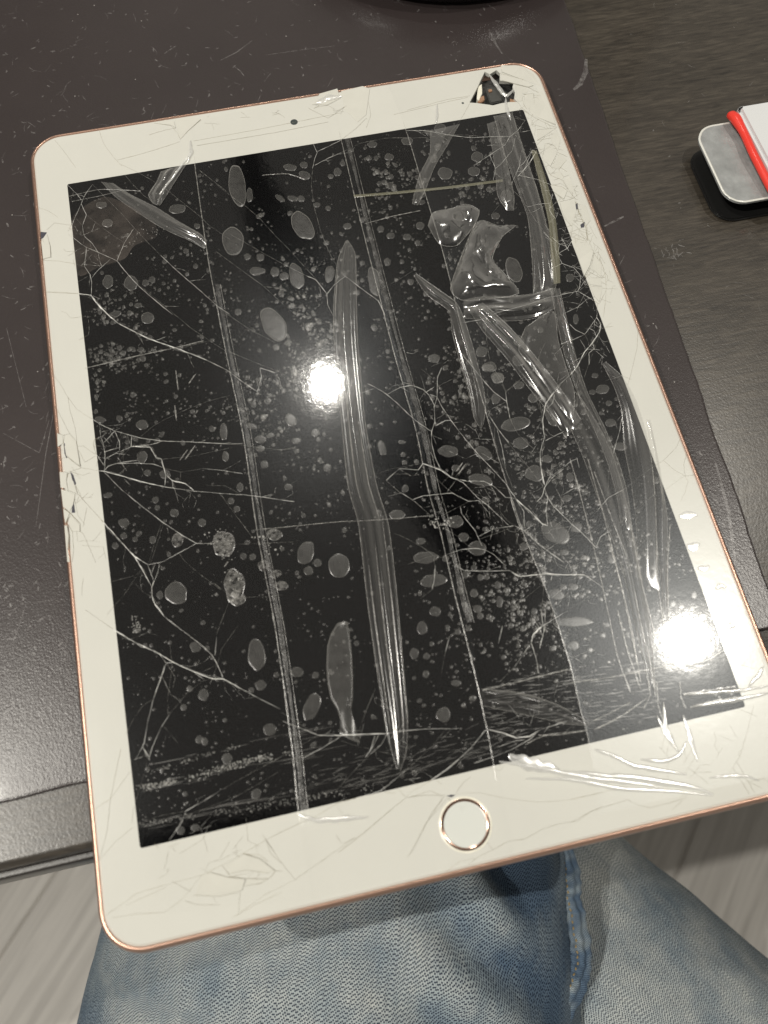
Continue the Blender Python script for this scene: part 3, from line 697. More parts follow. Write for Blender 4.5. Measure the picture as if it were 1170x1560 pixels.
def branch(q, a, L, hw, seed, depth=0):
    P = [q]; kk = random.randint(1, 3)
    for i in range(kk):
        a += random.uniform(-.14, .14); q = q + Vector((math.cos(a), math.sin(a), 0)) * (L / kk)
        if not glass_ok(q): break
        P.append(q)
    if len(P) > 1:
        hair(P, hw * random.uniform(.7, 1.1), seed)
        if depth < 2 and random.random() < .6: branch(P[random.randint(1, len(P) - 1)], a + random.choice((-1, 1)) * random.uniform(.5, 1.2), L * .6, hw * .85, seed + 3, depth + 1)
for ln, wt, P in runs:
    ci += 1
    pts = catmull(P, .0009 if ln > .03 else .0006, .88)
    v, f, mi = ridge(pts, HALF[wt], .00006 + HALF[wt] * .35, ci * 3.7)
    thin = wt == A_
    mats = [M['crack_thin'] if thin else M['crack'], M['crack_bezel_soft'] if thin and ci % 2 else M['crack_bezel']]
    if ci <= 290:
        mesh('crack', v, f, mats, tab, False, mi)
    else:
        b = len(rest[0]); rest[0].extend(v); rest[1].extend([tuple(i + b for i in q) for q in f]); rest[2].extend([(2 if thin else 0) if not k_ else 1 for k_ in mi])
# splinters beside the main runs, and the dense webs at the edges
for ln, wt, P in runs:
    if wt == A_: continue
    pts = catmull(P, .0015, .6)
    for i in range(1, len(pts) - 1):
        if random.random() < (.20 if wt == W_ else .11) * (1.6 if pts[i].x > .035 else 1):
            d = pts[i + 1] - pts[i - 1]; a = math.atan2(d.y, d.x) + random.choice((-1, 1)) * random.uniform(.25, 1.1)
            branch(pts[i], a, random.uniform(.0012, .006), .00003, i * .7 + ln * 900)
    if wt == W_ and len(pts) > 4:
        off = random.choice((-1, 1)) * .00045
        hair([q + Vector((off * math.sin(k_ * .9), off * math.cos(k_ * 1.3), 0)) for k_, q in enumerate(pts[1:-1:2])], .000025, ln * 100) if len(pts[1:-1:2]) > 1 else None
for (x0, y0), (x1, y1), cnt, sp_ in [((815, 200), (905, 470), 60, 14), ((880, 440), (930, 560), 26, 12), ((830, 200), (935, 450), 40, 9), ((112, 330), (128, 480), 14, 8), ((150, 660), (215, 720), 16, 14), ((105, 700), (120, 900), 22, 7), ((620, 560), (760, 760), 26, 30), ((760, 700), (870, 880), 30, 30), ((800, 900), (900, 1000), 16, 30), ((560, 1110), (860, 1110), 14, 14), ((480, 1225), (780, 1160), 10, 10), ((230, 1310), (420, 1290), 16, 18), ((1000, 1190), (1140, 1120), 18, 20), ((740, 110), (850, 200), 18, 8), ((250, 190), (560, 160), 12, 8)]:
    for _ in range(cnt):
        t = random.random(); q = T(x0 + (x1 - x0) * t + random.gauss(0, sp_), y0 + (y1 - y0) * t + random.gauss(0, sp_))
        if glass_ok(q): branch(q, random.uniform(0, 2 * PI), random.uniform(.0015, .006), .00003, random.uniform(0, 900))
if rest[0]:
    o = mesh('hairline_cracks', rest[0], rest[1], [M['crack'], M['crack_bezel'], M['crack_thin']], tab, False, rest[2]); o['kind'] = 'stuff'

# dark slits where splinters have lifted
for pts, ox, oy, s in [([(350, 825), (372, 850), (395, 920), (385, 932), (365, 890)], 40, 560, 5.2), ([(375, 1060), (388, 1150), (360, 1150), (365, 1100)], 40, 560, 5.2), ([(300, 600), (306, 600), (312, 690), (325, 715), (318, 718), (303, 680)], 40, 560, 5.2),
                      ([(235, 595), (260, 588), (288, 589), (265, 603)], 620, 1060, 3.9), ([(1073, 870), (1090, 855), (1095, 890), (1085, 895)], 600, 90, 3.9), ([(1108, 985), (1135, 965), (1130, 1000), (1112, 1003)], 600, 90, 3.9), ([(46, 676), (84, 680), (62, 712), (48, 718)], 50, 180, 3.9)]:
    prism('glass_gap', [T(ox + x / s, oy + y / s) for x, y in pts], .00001, .00008, M['slit'], tab, 0)

# splinters of the white glass standing proud
def shard(pts, tilt, h=.0001):
    c_ = sum(pts, Vector()) / len(pts)
    tx, ty = tilt
    v = [(q.x, q.y, .00002) for q in pts]; kk = len(pts)
    v += [(c_.x + (q.x - c_.x) * .97, c_.y + (q.y - c_.y) * .97, max(.00003, h + (q.x - c_.x) * tx + (q.y - c_.y) * ty)) for q in pts]
    f = [tuple(kk + i for i in range(kk))] + [(i, (i + 1) % kk, kk + (i + 1) % kk, kk + i) for i in range(kk)]
    return mesh('glass_shard', v, f, M['shard'], tab)
SH = [
 (600, 90, 3.9, [(635, 40), (760, 45), (830, 90), (870, 160), (760, 120), (640, 80)]), (600, 90, 3.9, [(632, 88), (760, 122), (830, 160), (800, 170), (640, 126)]),
 (600, 90, 3.9, [(720, 150), (800, 180), (790, 200), (765, 205), (760, 250), (735, 252), (725, 200)]), (600, 90, 3.9, [(775, 215), (828, 208), (832, 268), (795, 300), (772, 270)]), (600, 90, 3.9, [(840, 215), (880, 190), (935, 310), (960, 395), (845, 345), (800, 310)]),
 (600, 90, 3.9, [(850, 425), (962, 412), (905, 452), (855, 480)]), (600, 90, 3.9, [(960, 415), (990, 480), (975, 545), (945, 505), (930, 468)]), (600, 90, 3.9, [(902, 505), (940, 515), (970, 560), (930, 640), (885, 600)]), (600, 90, 3.9, [(985, 560), (1025, 600), (982, 655), (935, 645)]),
 (600, 90, 3.9, [(935, 695), (985, 665), (1008, 705), (1000, 718)]), (600, 90, 3.9, [(930, 748), (1000, 763), (1030, 785), (1010, 835), (950, 790)]), (600, 90, 3.9, [(1005, 720), (1045, 700), (1075, 800), (1045, 785)]), (600, 90, 3.9, [(985, 855), (1075, 835), (1085, 900), (1060, 995), (1005, 925)]),
 (600, 90, 3.9, [(1100, 860), (1140, 870), (1168, 960), (1145, 990), (1122, 955)]), (700, 340, 3.9, [(690, 70), (755, 105), (795, 180), (775, 255), (740, 320), (700, 200), (665, 110)]), (700, 340, 3.9, [(800, 185), (845, 250), (840, 320), (785, 270)]), (700, 340, 3.9, [(765, 330), (840, 330), (845, 375), (770, 365)]), (700, 340, 3.9, [(775, 372), (850, 385), (830, 470), (800, 435)]),
 (40, 560, 5.2, [(305, 540), (345, 528), (395, 585), (405, 640), (430, 785), (370, 740), (315, 690), (298, 600)]), (40, 560, 5.2, [(245, 520), (288, 538), (292, 600), (250, 630)]), (40, 560, 5.2, [(265, 825), (325, 835), (316, 900), (328, 960), (272, 950)]), (40, 560, 5.2, [(335, 842), (352, 840), (385, 935), (405, 1000), (340, 975)]), (40, 560, 5.2, [(275, 962), (330, 980), (388, 1010), (372, 1090), (345, 1145), (292, 1105)]),
 (40, 560, 5.2, [(295, 1115), (345, 1155), (310, 1235), (300, 1180)]), (40, 560, 5.2, [(355, 1175), (425, 1245), (425, 1300), (370, 1300), (335, 1235)]), (40, 560, 5.2, [(305, 1250), (325, 1250), (338, 1330), (330, 1440), (345, 1540), (325, 1540)]),
 (50, 180, 3.9, [(720, 30), (790, 10), (840, 20), (850, 60), (820, 43)]), (50, 180, 3.9, [(845, 10), (940, -10), (1000, 8), (920, 78), (880, 122), (860, 80)]), (50, 180, 3.9, [(50, 735), (82, 700), (103, 760), (108, 828), (62, 840)]),
 (360, 60, 2.6, [(330, 215), (400, 195), (412, 235), (360, 262), (300, 260)]), (360, 60, 2.6, [(415, 205), (500, 185), (530, 195), (515, 300), (480, 330), (430, 280)]),
 (130, 1100, 3.9, [(750, 895), (850, 922), (955, 932), (935, 1000), (800, 1032), (650, 1028), (690, 915)]), (130, 1100, 3.9, [(945, 785), (1038, 812), (1125, 882), (1088, 898), (960, 878), (865, 898), (830, 850)]), (130, 1100, 3.9, [(965, 935), (1085, 935), (1040, 958), (945, 970)]),
]
for i, (ox, oy, s, pts) in enumerate(SH):
    shard([T(ox + x / s, oy + y / s) for x, y in pts], (random.uniform(-.05, .05), random.uniform(-.05, .05)), random.uniform(.00008, .00016))

# ------------------------------------------------------------------ clear tape
def PX(pts, z=0): return [T(x, y, z) for x, y in pts]
SEAM = [
 PX([(40, 225), (58, 400), (72, 560), (90, 700), (105, 860), (118, 1000), (135, 1160), (152, 1330), (158, 1400)]),
 PX([(290, 188), (298, 260), (318, 400), (345, 540), (370, 660), (392, 810), (420, 960), (445, 1140), (455, 1235), (475, 1370)]),
 PX([(500, 140), (520, 215), (545, 320), (575, 440), (602, 545), (632, 650), (652, 745), (672, 815), (690, 895), (722, 1022), (742, 1112), (752, 1165), (775, 1300)]),
 PX([(590, 128), (618, 198), (646, 290), (676, 390), (702, 495), (732, 600), (760, 700), (796, 810), (832, 900), (868, 1012), (885, 1085), (897, 1130), (915, 1240)]),
 PX([(800, 100), (850, 200), (900, 320), (960, 460), (1010, 590), (1055, 710), (1105, 850), (1150, 980), (1190, 1085), (1225, 1170)]),
]
def resample(P, kk):
    c = catmull(P, .002); L = [0]
    for a, b in zip(c, c[1:]): L.append(L[-1] + (b - a).length)
    out = []; j = 0
    for i in range(kk):
        t = L[-1] * i / (kk - 1)
        while j < len(L) - 2 and L[j + 1] < t: j += 1
        u = (t - L[j]) / max(1e-9, L[j + 1] - L[j]); out.append(c[j].lerp(c[j + 1], min(1, u)))
    return out
tapes = []
KK = 60
def clampb(q):
    return Vector((max(-BW + .0012, min(BW - .0012, q.x)), max(-BH + .0012, min(BH - .0012, q.y)), q.z))
STRIP_LABEL = ['strip of clear tape along the left edge of the tablet', 'second strip of clear tape, with the tall bright fold', 'narrow strip of clear tape with the white crease', 'crumpled strip of clear tape along the right edge']
for i in range(4):
    a = resample(SEAM[i], KK); b = resample(SEAM[i + 1], KK)
    v = []; f = []; zt = .00016 + .00004 * (i % 2)
    over = .0016 if i < 3 else 0
    for r in range(KK):
        d = (b[r] - a[r]).normalized()
        for cidx in range(9):
            t = cidx / 8
            q = a[r].lerp(b[r] + d * over * (.7 + .5 * noise.noise(Vector((r * .4, i, 0)))), t); q = clampb(q)
            v.append((q.x, q.y, zt + .00001 * noise.noise(Vector((q.x * 300, q.y * 300, i)))))
    for r in range(KK - 1):
        for cidx in range(8):
            s = r * 9 + cidx; f.append((s, s + 1, s + 10, s + 9))
    o = mesh('tape_strip', v, f, M['tape%d' % i], tab, True); o['label'] = STRIP_LABEL[i]
    tapes.append(o)
def ribbon(name, pts, hw, z, mat_, parent, rag=.35, freq=700, lift=0, seed=0):
    v = []; f = []
    L = len(pts)
    for i, q in enumerate(pts):
        a = pts[max(0, i - 1)]; c = pts[min(L - 1, i + 1)]; d = c - a; d.z = 0
        if d.length < 1e-9: d = Vector((1, 0, 0))
        d.normalize(); nn = Vector((-d.y, d.x, 0))
        w_ = hw(i / (L - 1)) if callable(hw) else hw
        e1 = 1 + rag * noise.noise(Vector((q.x * freq, q.y * freq, seed))); e2 = 1 + rag * noise.noise(Vector((q.x * freq, q.y * freq, seed + 7)))
        v += [(q.x + nn.x * w_ * e1, q.y + nn.y * w_ * e1, z), (q.x, q.y, z + lift), (q.x - nn.x * w_ * e2, q.y - nn.y * w_ * e2, z)]
        if i: b = 3 * i; f += [(b - 3, b - 2, b + 1, b), (b - 2, b - 1, b + 2, b + 1)]
    return mesh(name, v, f, mat_, parent, True)
# the cut edges and where one strip lies over the next
for i, (wid, p0, p1) in ((1, (.0011, .25, 1.0)), (2, (.0013, .02, .82)), (3, (.0004, .0, 1.0))):
    P = resample(SEAM[i], 150)
    P = [q for q in P if abs(q.y) < DH + .004]
    ribbon('tape_edge', P, .00014, .00028, M['fold_edge'], tapes[i], .8, 900, .00005, i)
    if i < 3:
        off = [q + Vector((.0012 if i == 1 else .0019, .0002, 0)) for q in P[int(len(P) * p0):int(len(P) * p1)]]
        ribbon('tape_overlap', off, (lambda t, wid=wid: wid * (.35 + .65 * abs(math.sin(2 + t * 9)) ** .5) * .55), .00027, M['overlap'], tapes[i], .5, 260, .00012, i + 20)
        ribbon('tape_edge', [q + Vector((.0022 if i == 1 else .0030, 0, 0)) for q in P[int(len(P) * p0):int(len(P) * p1)]], .00007, .0003, M['fold_edge'], tapes[i], .9, 900, .00003, i + 30)

# air bubbles: traced ones first (photo x, y, half width, half height, turn)
BUB = [(362,283,13,31,-8,0),(380,298,5,11,0,0),(461,345,15,24,-28,0),(355,368,17,21,-10,0),(452,422,11,20,-15,0),(392,414,12,6,0,0),(419,415,7,7,0,0),(433,422,7,6,0,0),(397,393,6,6,0,0),(377,392,5,5,0,0),(442,256,10,5,5,0),(464,268,9,6,20,0),(463,252,6,5,0,0),(514,263,6,6,0,0),(417,495,16,29,-28,0),(567,221,7,5,0,0),(593,240,7,5,0,0),(427,303,8,4,35,0),(446,303,8,4,10,0),(529,346,6,5,0,0),(483,313,5,4,0,0),(500,318,4,4,0,0),(570,430,9,22,-8,0),(502,418,7,13,10,0),
(443,640,8,10,-30,0),(481,660,6,6,0,0),(397,670,9,6,0,0),(397,684,7,5,0,0),(451,672,7,5,-10,0),(341,658,6,13,0,0),(344,696,5,8,0,0),(384,650,8,4,15,0),(412,664,6,4,-10,0),(403,708,6,6,0,0),(499,713,6,6,0,0),(582,683,6,12,-20,0),(612,674,6,3,0,0),(614,693,4,4,0,0),(616,705,4,4,0,0),(439,742,6,5,0,0),(366,743,5,7,0,0),(421,530,5,5,0,0),(363,476,5,5,0,0),
(217,648,9,7,0,0),(217,697,7,10,15,0),(225,721,5,5,0,0),(252,723,8,7,0,0),(189,797,8,7,0,0),(189,817,5,5,0,0),(206,822,4,4,0,0),(266,782,7,6,0,0),(237,762,5,5,0,0),(240,774,4,4,0,0),(308,797,6,6,0,0),(271,823,9,11,20,1),(341,830,17,19,0,1),(176,832,5,5,0,0),(352,764,5,5,0,0),(361,776,5,5,0,0),(165,755,7,4,-10,0),(233,823,5,6,0,0),(153,640,8,5,10,0),
(269,904,17,17,0,0),(357,893,16,26,0,1),(362,912,12,12,0,1),(298,986,8,8,0,0),(316,988,4,4,0,0),(391,998,13,24,-3,0),(397,1044,8,8,20,0),(310,1059,8,9,0,0),(411,1112,10,9,0,0),(280,1078,5,5,0,0),(244,907,5,6,0,0),(209,960,6,5,0,1),(346,1156,8,8,0,0),(390,1210,7,9,30,0),(275,1265,7,7,0,0),(298,1261,7,6,0,0),(282,1210,4,4,0,0),(304,1127,6,6,0,0),(312,1130,5,6,0,0),
(466,843,12,18,18,0),(516,863,16,18,0,0),(470,870,7,7,0,0),(484,858,6,6,0,0),(371,848,5,5,0,0),(385,849,5,5,0,0),(475,1077,11,23,22,0),(453,1024,9,8,0,0),(481,1029,5,5,0,0),(676,1089,11,11,0,0),(643,957,8,10,-10,0),(631,996,7,8,0,0),(650,1000,5,5,0,0),(663,932,8,8,0,0),(695,1041,8,5,0,0),(402,862,9,8,0,1),(420,875,9,6,-15,1),(428,893,11,7,0,1),(418,815,12,9,0,1),
(683,688,15,9,5,0),(736,691,14,9,28,0),(694,714,6,5,0,0),(785,647,23,10,-10,0),(758,576,10,8,0,0),(790,588,8,6,0,0),(755,608,7,8,0,0),(743,561,10,5,0,0),(814,582,9,9,0,0),(812,607,8,7,0,0),(793,676,12,9,0,0),(815,722,15,12,0,0),(732,732,19,9,12,0),(693,795,13,9,0,0),(648,850,19,9,-5,0),(727,836,14,11,10,0),(605,785,12,8,0,0),(641,825,7,5,0,0),(689,824,5,4,0,0),(706,819,8,7,0,0),(740,762,6,5,0,0),(617,745,5,6,20,0),(846,812,24,14,32,0),(661,547,9,7,0,0),(660,885,20,10,-5,0),(838,635,7,18,-25,0),(833,700,8,6,0,0),
(783,412,12,20,-18,0),(745,560,11,8,0,0),(733,537,9,8,0,0),(759,577,9,8,0,0),(790,550,10,9,0,0),(868,424,6,6,0,0),(877,487,4,8,0,0),(917,594,10,7,-10,0),(906,573,5,4,0,0),(902,598,5,4,0,0),(927,615,5,4,0,0),(945,681,10,6,5,0),(930,645,8,6,0,0),(868,728,6,7,0,0),(863,760,8,5,-15,0),(798,833,7,6,0,0),(860,842,7,5,0,0),(878,804,9,8,0,0),(932,852,6,7,0,0),
(722,904,6,6,0,0),(732,880,5,5,0,0),(758,892,5,6,0,0),(701,900,5,5,0,0),(708,922,4,4,0,0),(728,928,7,6,0,0),(732,939,5,5,0,0),(761,917,5,9,0,0),(814,932,5,5,0,0),(873,895,8,6,0,0),(858,895,5,5,0,0),(874,948,28,8,-2,0),(848,906,12,9,10,0),(874,984,8,7,0,0),(1071,940,8,6,10,0),(1038,925,5,5,0,0),(1025,920,5,5,0,0),(1054,927,5,5,0,0),(1057,907,5,6,0,0),(670,196,9,6,0,0),(678,265,11,9,10,0),(722,262,9,7,0,0),(700,330,11,8,0,0),(620,216,9,6,0,0),(790,520,8,8,0,0),(771,300,9,9,0,0),(755,330,7,5,0,0),(727,240,9,8,0,0),(640,345,6,6,0,0),(595,360,6,5,0,0),(620,362,6,5,0,0),(580,350,5,5,0,0),(590,400,5,6,0,0),(155,313,8,5,0,0),(164,341,8,6,0,0),(200,432,10,11,0,0),(165,430,8,10,0,0),(211,466,6,4,0,0),(222,432,5,5,0,0),(232,427,5,5,0,0),(271,319,13,7,-5,0),(225,485,10,9,0,0),(175,480,10,5,-15,0)]
def bub_outline(cx, cy, rx, ry, rot, seg, seed, irr=.13):
    pts = []; r_ = math.radians(rot)
    for a in range(seg):
        t = 2 * PI * a / seg
        e = 1 + irr * noise.noise(Vector((math.cos(t) * 1.3, math.sin(t) * 1.3, seed))) * 1.6
        x, y = rx * e * math.cos(t), ry * e * math.sin(t)
        pts.append(T(cx + x * math.cos(r_) - y * math.sin(r_), cy + x * math.sin(r_) + y * math.cos(r_)))
    return pts
def bub_geo(pts, h, z0, seed, tilt=.006):
    kk = len(pts); c_ = sum(pts, Vector()) / kk
    tx, ty = random.uniform(-tilt, tilt), random.uniform(-tilt, tilt)
    v = []
    for sc_, hz in ((1, 0), (.945, .8), (.86, .97), (.4, 1.0)):
        for q in pts:
            d = (q - c_) * sc_
            v.append((c_.x + d.x, c_.y + d.y, z0 + h * hz + ((d.x * tx + d.y * ty) if hz else 0)))
    f = []; mi = []
    for l in range(3):
        for a in range(kk):
            b = (a + 1) % kk; f.append((l * kk + a, l * kk + b, (l + 1) * kk + b, (l + 1) * kk + a)); mi.append(1 if l == 0 else 0)
    f.append(tuple(3 * kk + a for a in range(kk))); mi.append(0)
    return v, f, mi
seams_px = [SEAM[1], SEAM[2], SEAM[3]]
def strip_of(q):
    k_ = 0
    for j, S in enumerate(seams_px):
        best = min(S, key=lambda p_: abs(p_.y - q.y))
        if q.x > best.x: k_ = j + 1
    return tapes[k_]
nb = 0
for i, (cx, cy, rx, ry, rot, dusty) in enumerate(BUB):
    pts = bub_outline(cx, cy, rx, ry, rot, 36, i * 1.7, .11)
    h = .00006
    v, f, mi = bub_geo(pts, h, .00024, i)
    mesh('air_bubble', v, f, [M['bubble_dust'] if dusty else M['bubble'], M['bubble_rim']], strip_of(T(cx, cy)), True, mi); nb += 1
# the tall leaf-shaped air pocket
leaf = [(430, 380), (400, 390), (375, 430), (360, 480), (357, 560), (362, 630), (375, 690), (400, 730), (412, 770), (410, 825), (450, 850), (490, 865), (480, 825), (465, 780), (455, 730), (462, 680), (462, 600), (457, 500), (447, 420), (440, 385)]
pts = [T(360 + x / 2.6, 800 + y / 2.6) for x, y in leaf]
v, f, mi = bub_geo(pts, .0002, .00024, 3); mesh('air_bubble', v, f, [M['bubble'], M['bubble_rim']], tapes[1], True, mi)

ZONES = [(165, 560, 60, 90, 3.2), (470, 520, 70, 110, 3.0), (600, 270, 50, 60, 2.6), (720, 250, 60, 60, 2.2), (720, 600, 50, 60, 2.4), (790, 940, 90, 80, 3.2), (830, 720, 80, 110, 2.6), (160, 500, 50, 60, 2.2), (860, 860, 90, 60, 2.2), (300, 450, 60, 60, .8), (1000, 880, 60, 60, 1.2), (400, 620, 80, 80, 1.4), (700, 420, 80, 120, .8)]
def dens(x, y):
    d = .35
    for zx, zy, sx, sy, a in ZONES: d += a * math.exp(-((x - zx) / sx) ** 2 - ((y - zy) / sy) ** 2)
    return d
small = ([], [], [])
tiny = 0
tries = 0
while tries < 70000:
    tries += 1
    x, y = random.uniform(100, 1135), random.uniform(170, 1290)
    q = T(x, y)
    if not (abs(q.x) < DW - .001 and abs(q.y) < DH - .001): continue
    if random.random() > dens(x, y) / 4.2: continue
    if noise.noise(Vector((x / 38, y / 38, 1))) < -.12: continue
    r = .7 + random.expovariate(1.05)
    if r > 5: r = random.uniform(3, 5)
    if any(abs(x - b_[0]) < b_[2] + r and abs(y - b_[1]) < b_[3] + r for b_ in BUB): continue
    big = r > 3.1 and nb < 296
    pts = bub_outline(x, y, r * random.uniform(.8, 1.2), r * random.uniform(.8, 1.25), random.uniform(0, 180), 16 if big else (10 if r > 1.8 else 7), tries * .37, .13)
    v, f, mi = bub_geo(pts, .00004 + r * .00001, .00024, tries, .03)
    if big:
        mesh('air_bubble', v, f, [M['bubble'], M['bubble_rim']], strip_of(q), True, mi); nb += 1
    else:
        b = len(small[0]); small[0].extend(v); small[1].extend([tuple(k_ + b for k_ in q_) for q_ in f]); small[2].extend(mi); tiny += 1
o = mesh('tiny_bubbles', small[0], small[1], [M['bubble'], M['bubble_rim']], tab, True, small[2]); o['kind'] = 'stuff'

# folds in the tape: raised pleats, thin-skinned
def fold(left, right, ridges, h, mat_, parent, kk=70, cs=20, edge=True, seed=0, z0=.00030, name='tape_fold', sharp=1.0):
    A = resample(PX(left), kk); B = resample(PX(right), kk)
    v = []; f = []
    for r in range(kk):
        tt = r / (kk - 1); env = min(1, 6 * tt, 6 * (1 - tt)) ** .7
        for c_ in range(cs + 1):
            t = c_ / cs; q = A[r].lerp(B[r], t)
            wv_ = math.sin(PI * t) ** .55
            rid = .66 + .34 * math.cos(2 * PI * ridges * t + .7 * math.sin(tt * 4 + seed) + seed)
            nz = noise.noise(Vector((q.x * 60, q.y * 24, seed))) * .35
            v.append((q.x, q.y, z0 + h * env * wv_ * (rid + nz * wv_) * (.8 + .2 * math.sin(tt * 11 + seed))))
    for r in range(kk - 1):
        for c_ in range(cs):
            s = r * (cs + 1) + c_; f.append((s, s + 1, s + cs + 2, s + cs + 1))
    o = mesh(name, v, f, mat_, parent, True)
    if edge:
        ribbon('fold_edge', A, .00006, z0 + .00006, M['fold_edge'], parent, .9, 1500, .00006, seed + 1)
        ribbon('fold_edge', B, .00006, z0 + .00006, M['fold_edge'], parent, .9, 1500, .00006, seed + 2)
    return o
fold([(527, 368), (514, 400), (508, 470), (510, 540), (520, 640), (530, 740), (546, 800), (560, 920), (574, 1020), (590, 1120), (605, 1172)],
     [(529, 367), (541, 385), (543, 430), (545, 520), (556, 640), (574, 740), (592, 800), (604, 900), (613, 1000), (621, 1100), (618, 1150), (610, 1174)], 1.7, .0014, M['fold'], tapes[1], 110, 36, True, 1)
fold([(630, 420), (650, 450), (684, 475), (688, 505), (700, 550), (714, 600), (722, 638), (729, 650)], [(634, 418), (665, 440), (695, 462), (708, 490), (722, 535), (735, 585), (740, 620), (736, 648)], 1.4, .0007, M['fold'], tapes[2], 60, 16, True, 2)
for dt, y0, y1 in ((.18, 860, 1130), (.46, 830, 1140), (.80, 800, 1150), (.10, 395, 480), (.30, 560, 780), (.72, 640, 800)):  # pale ribbons that paint highlights along the ridges of the tall fold
    lf = resample(PX([(527, 368), (514, 400), (508, 470), (510, 540), (520, 640), (530, 740), (546, 800), (560, 920), (574, 1020), (590, 1120), (605, 1172)]), 160); rt = resample(PX([(529, 367), (541, 385), (543, 430), (545, 520), (556, 640), (574, 740), (592, 800), (604, 900), (613, 1000), (621, 1100), (618, 1150), (610, 1174)]), 160)
    P = [a.lerp(b, dt) for a, b in zip(lf, rt)]; ya, yb = T(560, y0).y, T(560, y1).y
    P = [q for q in P if yb < q.y < ya]
    ribbon('crest_highlight', P, lambda t: .00017 * math.sin(PI * (t * .96 + .02)) ** .5, .0015, M['fold_edge'], tapes[1], .6, 300, .0003, dt * 50)
# crumpled part
fold([(712, 470), (735, 505), (770, 545), (800, 585), (832, 625), (862, 668)], [(735, 462), (775, 498), (812, 540), (840, 575), (862, 605), (885, 640)], 2.2, .0014, M['crumple'], tapes[3], 70, 24, True, 3)
fold([(862, 640), (885, 690), (905, 745), (925, 800), (948, 870), (962, 930), (978, 1000), (990, 1050)], [(880, 600), (912, 650), (935, 700), (955, 770), (968, 830), (980, 900), (992, 970), (998, 1050)], 1.9, .0010, M['fold'], tapes[3], 90, 26, True, 4)
fold([(706, 458), (740, 452), (780, 452), (815, 448), (842, 440)], [(706, 486), (740, 488), (780, 490), (815, 486), (846, 470)], 1.8, .0015, M['crumple'], tapes[3], 50, 22, True, 5)
fold([(752, 178), (768, 235), (788, 290), (803, 330), (808, 370), (812, 425), (812, 450)], [(780, 172), (798, 230), (818, 290), (832, 340), (842, 385), (848, 430), (842, 450)], 2.2, .0011, M['fold'], tapes[3], 80, 26, True, 6)
fold([(808, 235), (822, 290), (834, 345), (838, 400), (842, 438)], [(816, 235), (834, 290), (846, 345), (851, 400), (852, 436)], 1.0, .0004, M['fold_olive'], tapes[3], 40, 8, False, 7, .0016)
fold([(838, 440), (850, 500), (862, 550), (880, 600), (905, 655), (925, 705), (940, 760), (945, 800)], [(852, 440), (866, 500), (880, 555), (895, 600), (922, 655), (942, 705), (956, 755), (962, 810)], 1.6, .0013, M['fold'], tapes[3], 80, 18, True, 8)
fold([(917, 555), (935, 590), (946, 625), (950, 680), (960, 730), (967, 780), (970, 830), (968, 880)], [(922, 552), (948, 575), (968, 610), (984, 660), (994, 720), (998, 780), (1000, 840), (1004, 900)], 1.2, .0007, M['fold'], tapes[3], 70, 18, True, 9)
fold([(984, 640), (992, 700), (998, 760), (1000, 830), (1008, 900), (1010, 960)], [(990, 640), (1002, 700), (1010, 750), (1016, 790), (1016, 860), (1018, 950)], 1.0, .0009, M['fold'], tapes[3], 60, 10, True, 10)
fold([(733, 1050), (790, 1055), (840, 1070), (880, 1090), (898, 1102)], [(733, 1075), (780, 1085), (830, 1096), (870, 1104), (898, 1106)], 1.6, .0010, M['fold'], tapes[3], 50, 16, True, 11)
fold([(155, 278), (175, 300), (210, 325), (250, 350), (290, 368), (312, 380)], [(172, 280), (200, 298), (240, 318), (275, 340), (305, 357), (316, 368)], 1.6, .0008, M['fold'], tapes[0], 60, 16, True, 12)
fold([(246, 262), (238, 280), (226, 298), (234, 312)], [(285, 250), (272, 270), (258, 292), (244, 314)], 2.4, .0010, M['crumple'], tapes[0], 40, 18, True, 13)
fold([(538, 298), (600, 293), (680, 285), (766, 274)], [(540, 302), (600, 297), (680, 289), (766, 278)], .5, .0003, M['fold_olive'], tapes[2], 60, 6, False, 14)
fold([(655, 200), (655, 235), (640, 265), (630, 300), (628, 312)], [(700, 190), (680, 225), (662, 255), (648, 290), (636, 314)], 1.2, .0006, M['fold'], tapes[2], 40, 14, True, 15)
fold([(742, 190), (750, 230), (755, 270), (758, 300), (772, 322)], [(755, 185), (766, 225), (775, 262), (783, 300), (782, 322)], 1.0, .0005, M['fold'], tapes[3], 40, 12, True, 16)

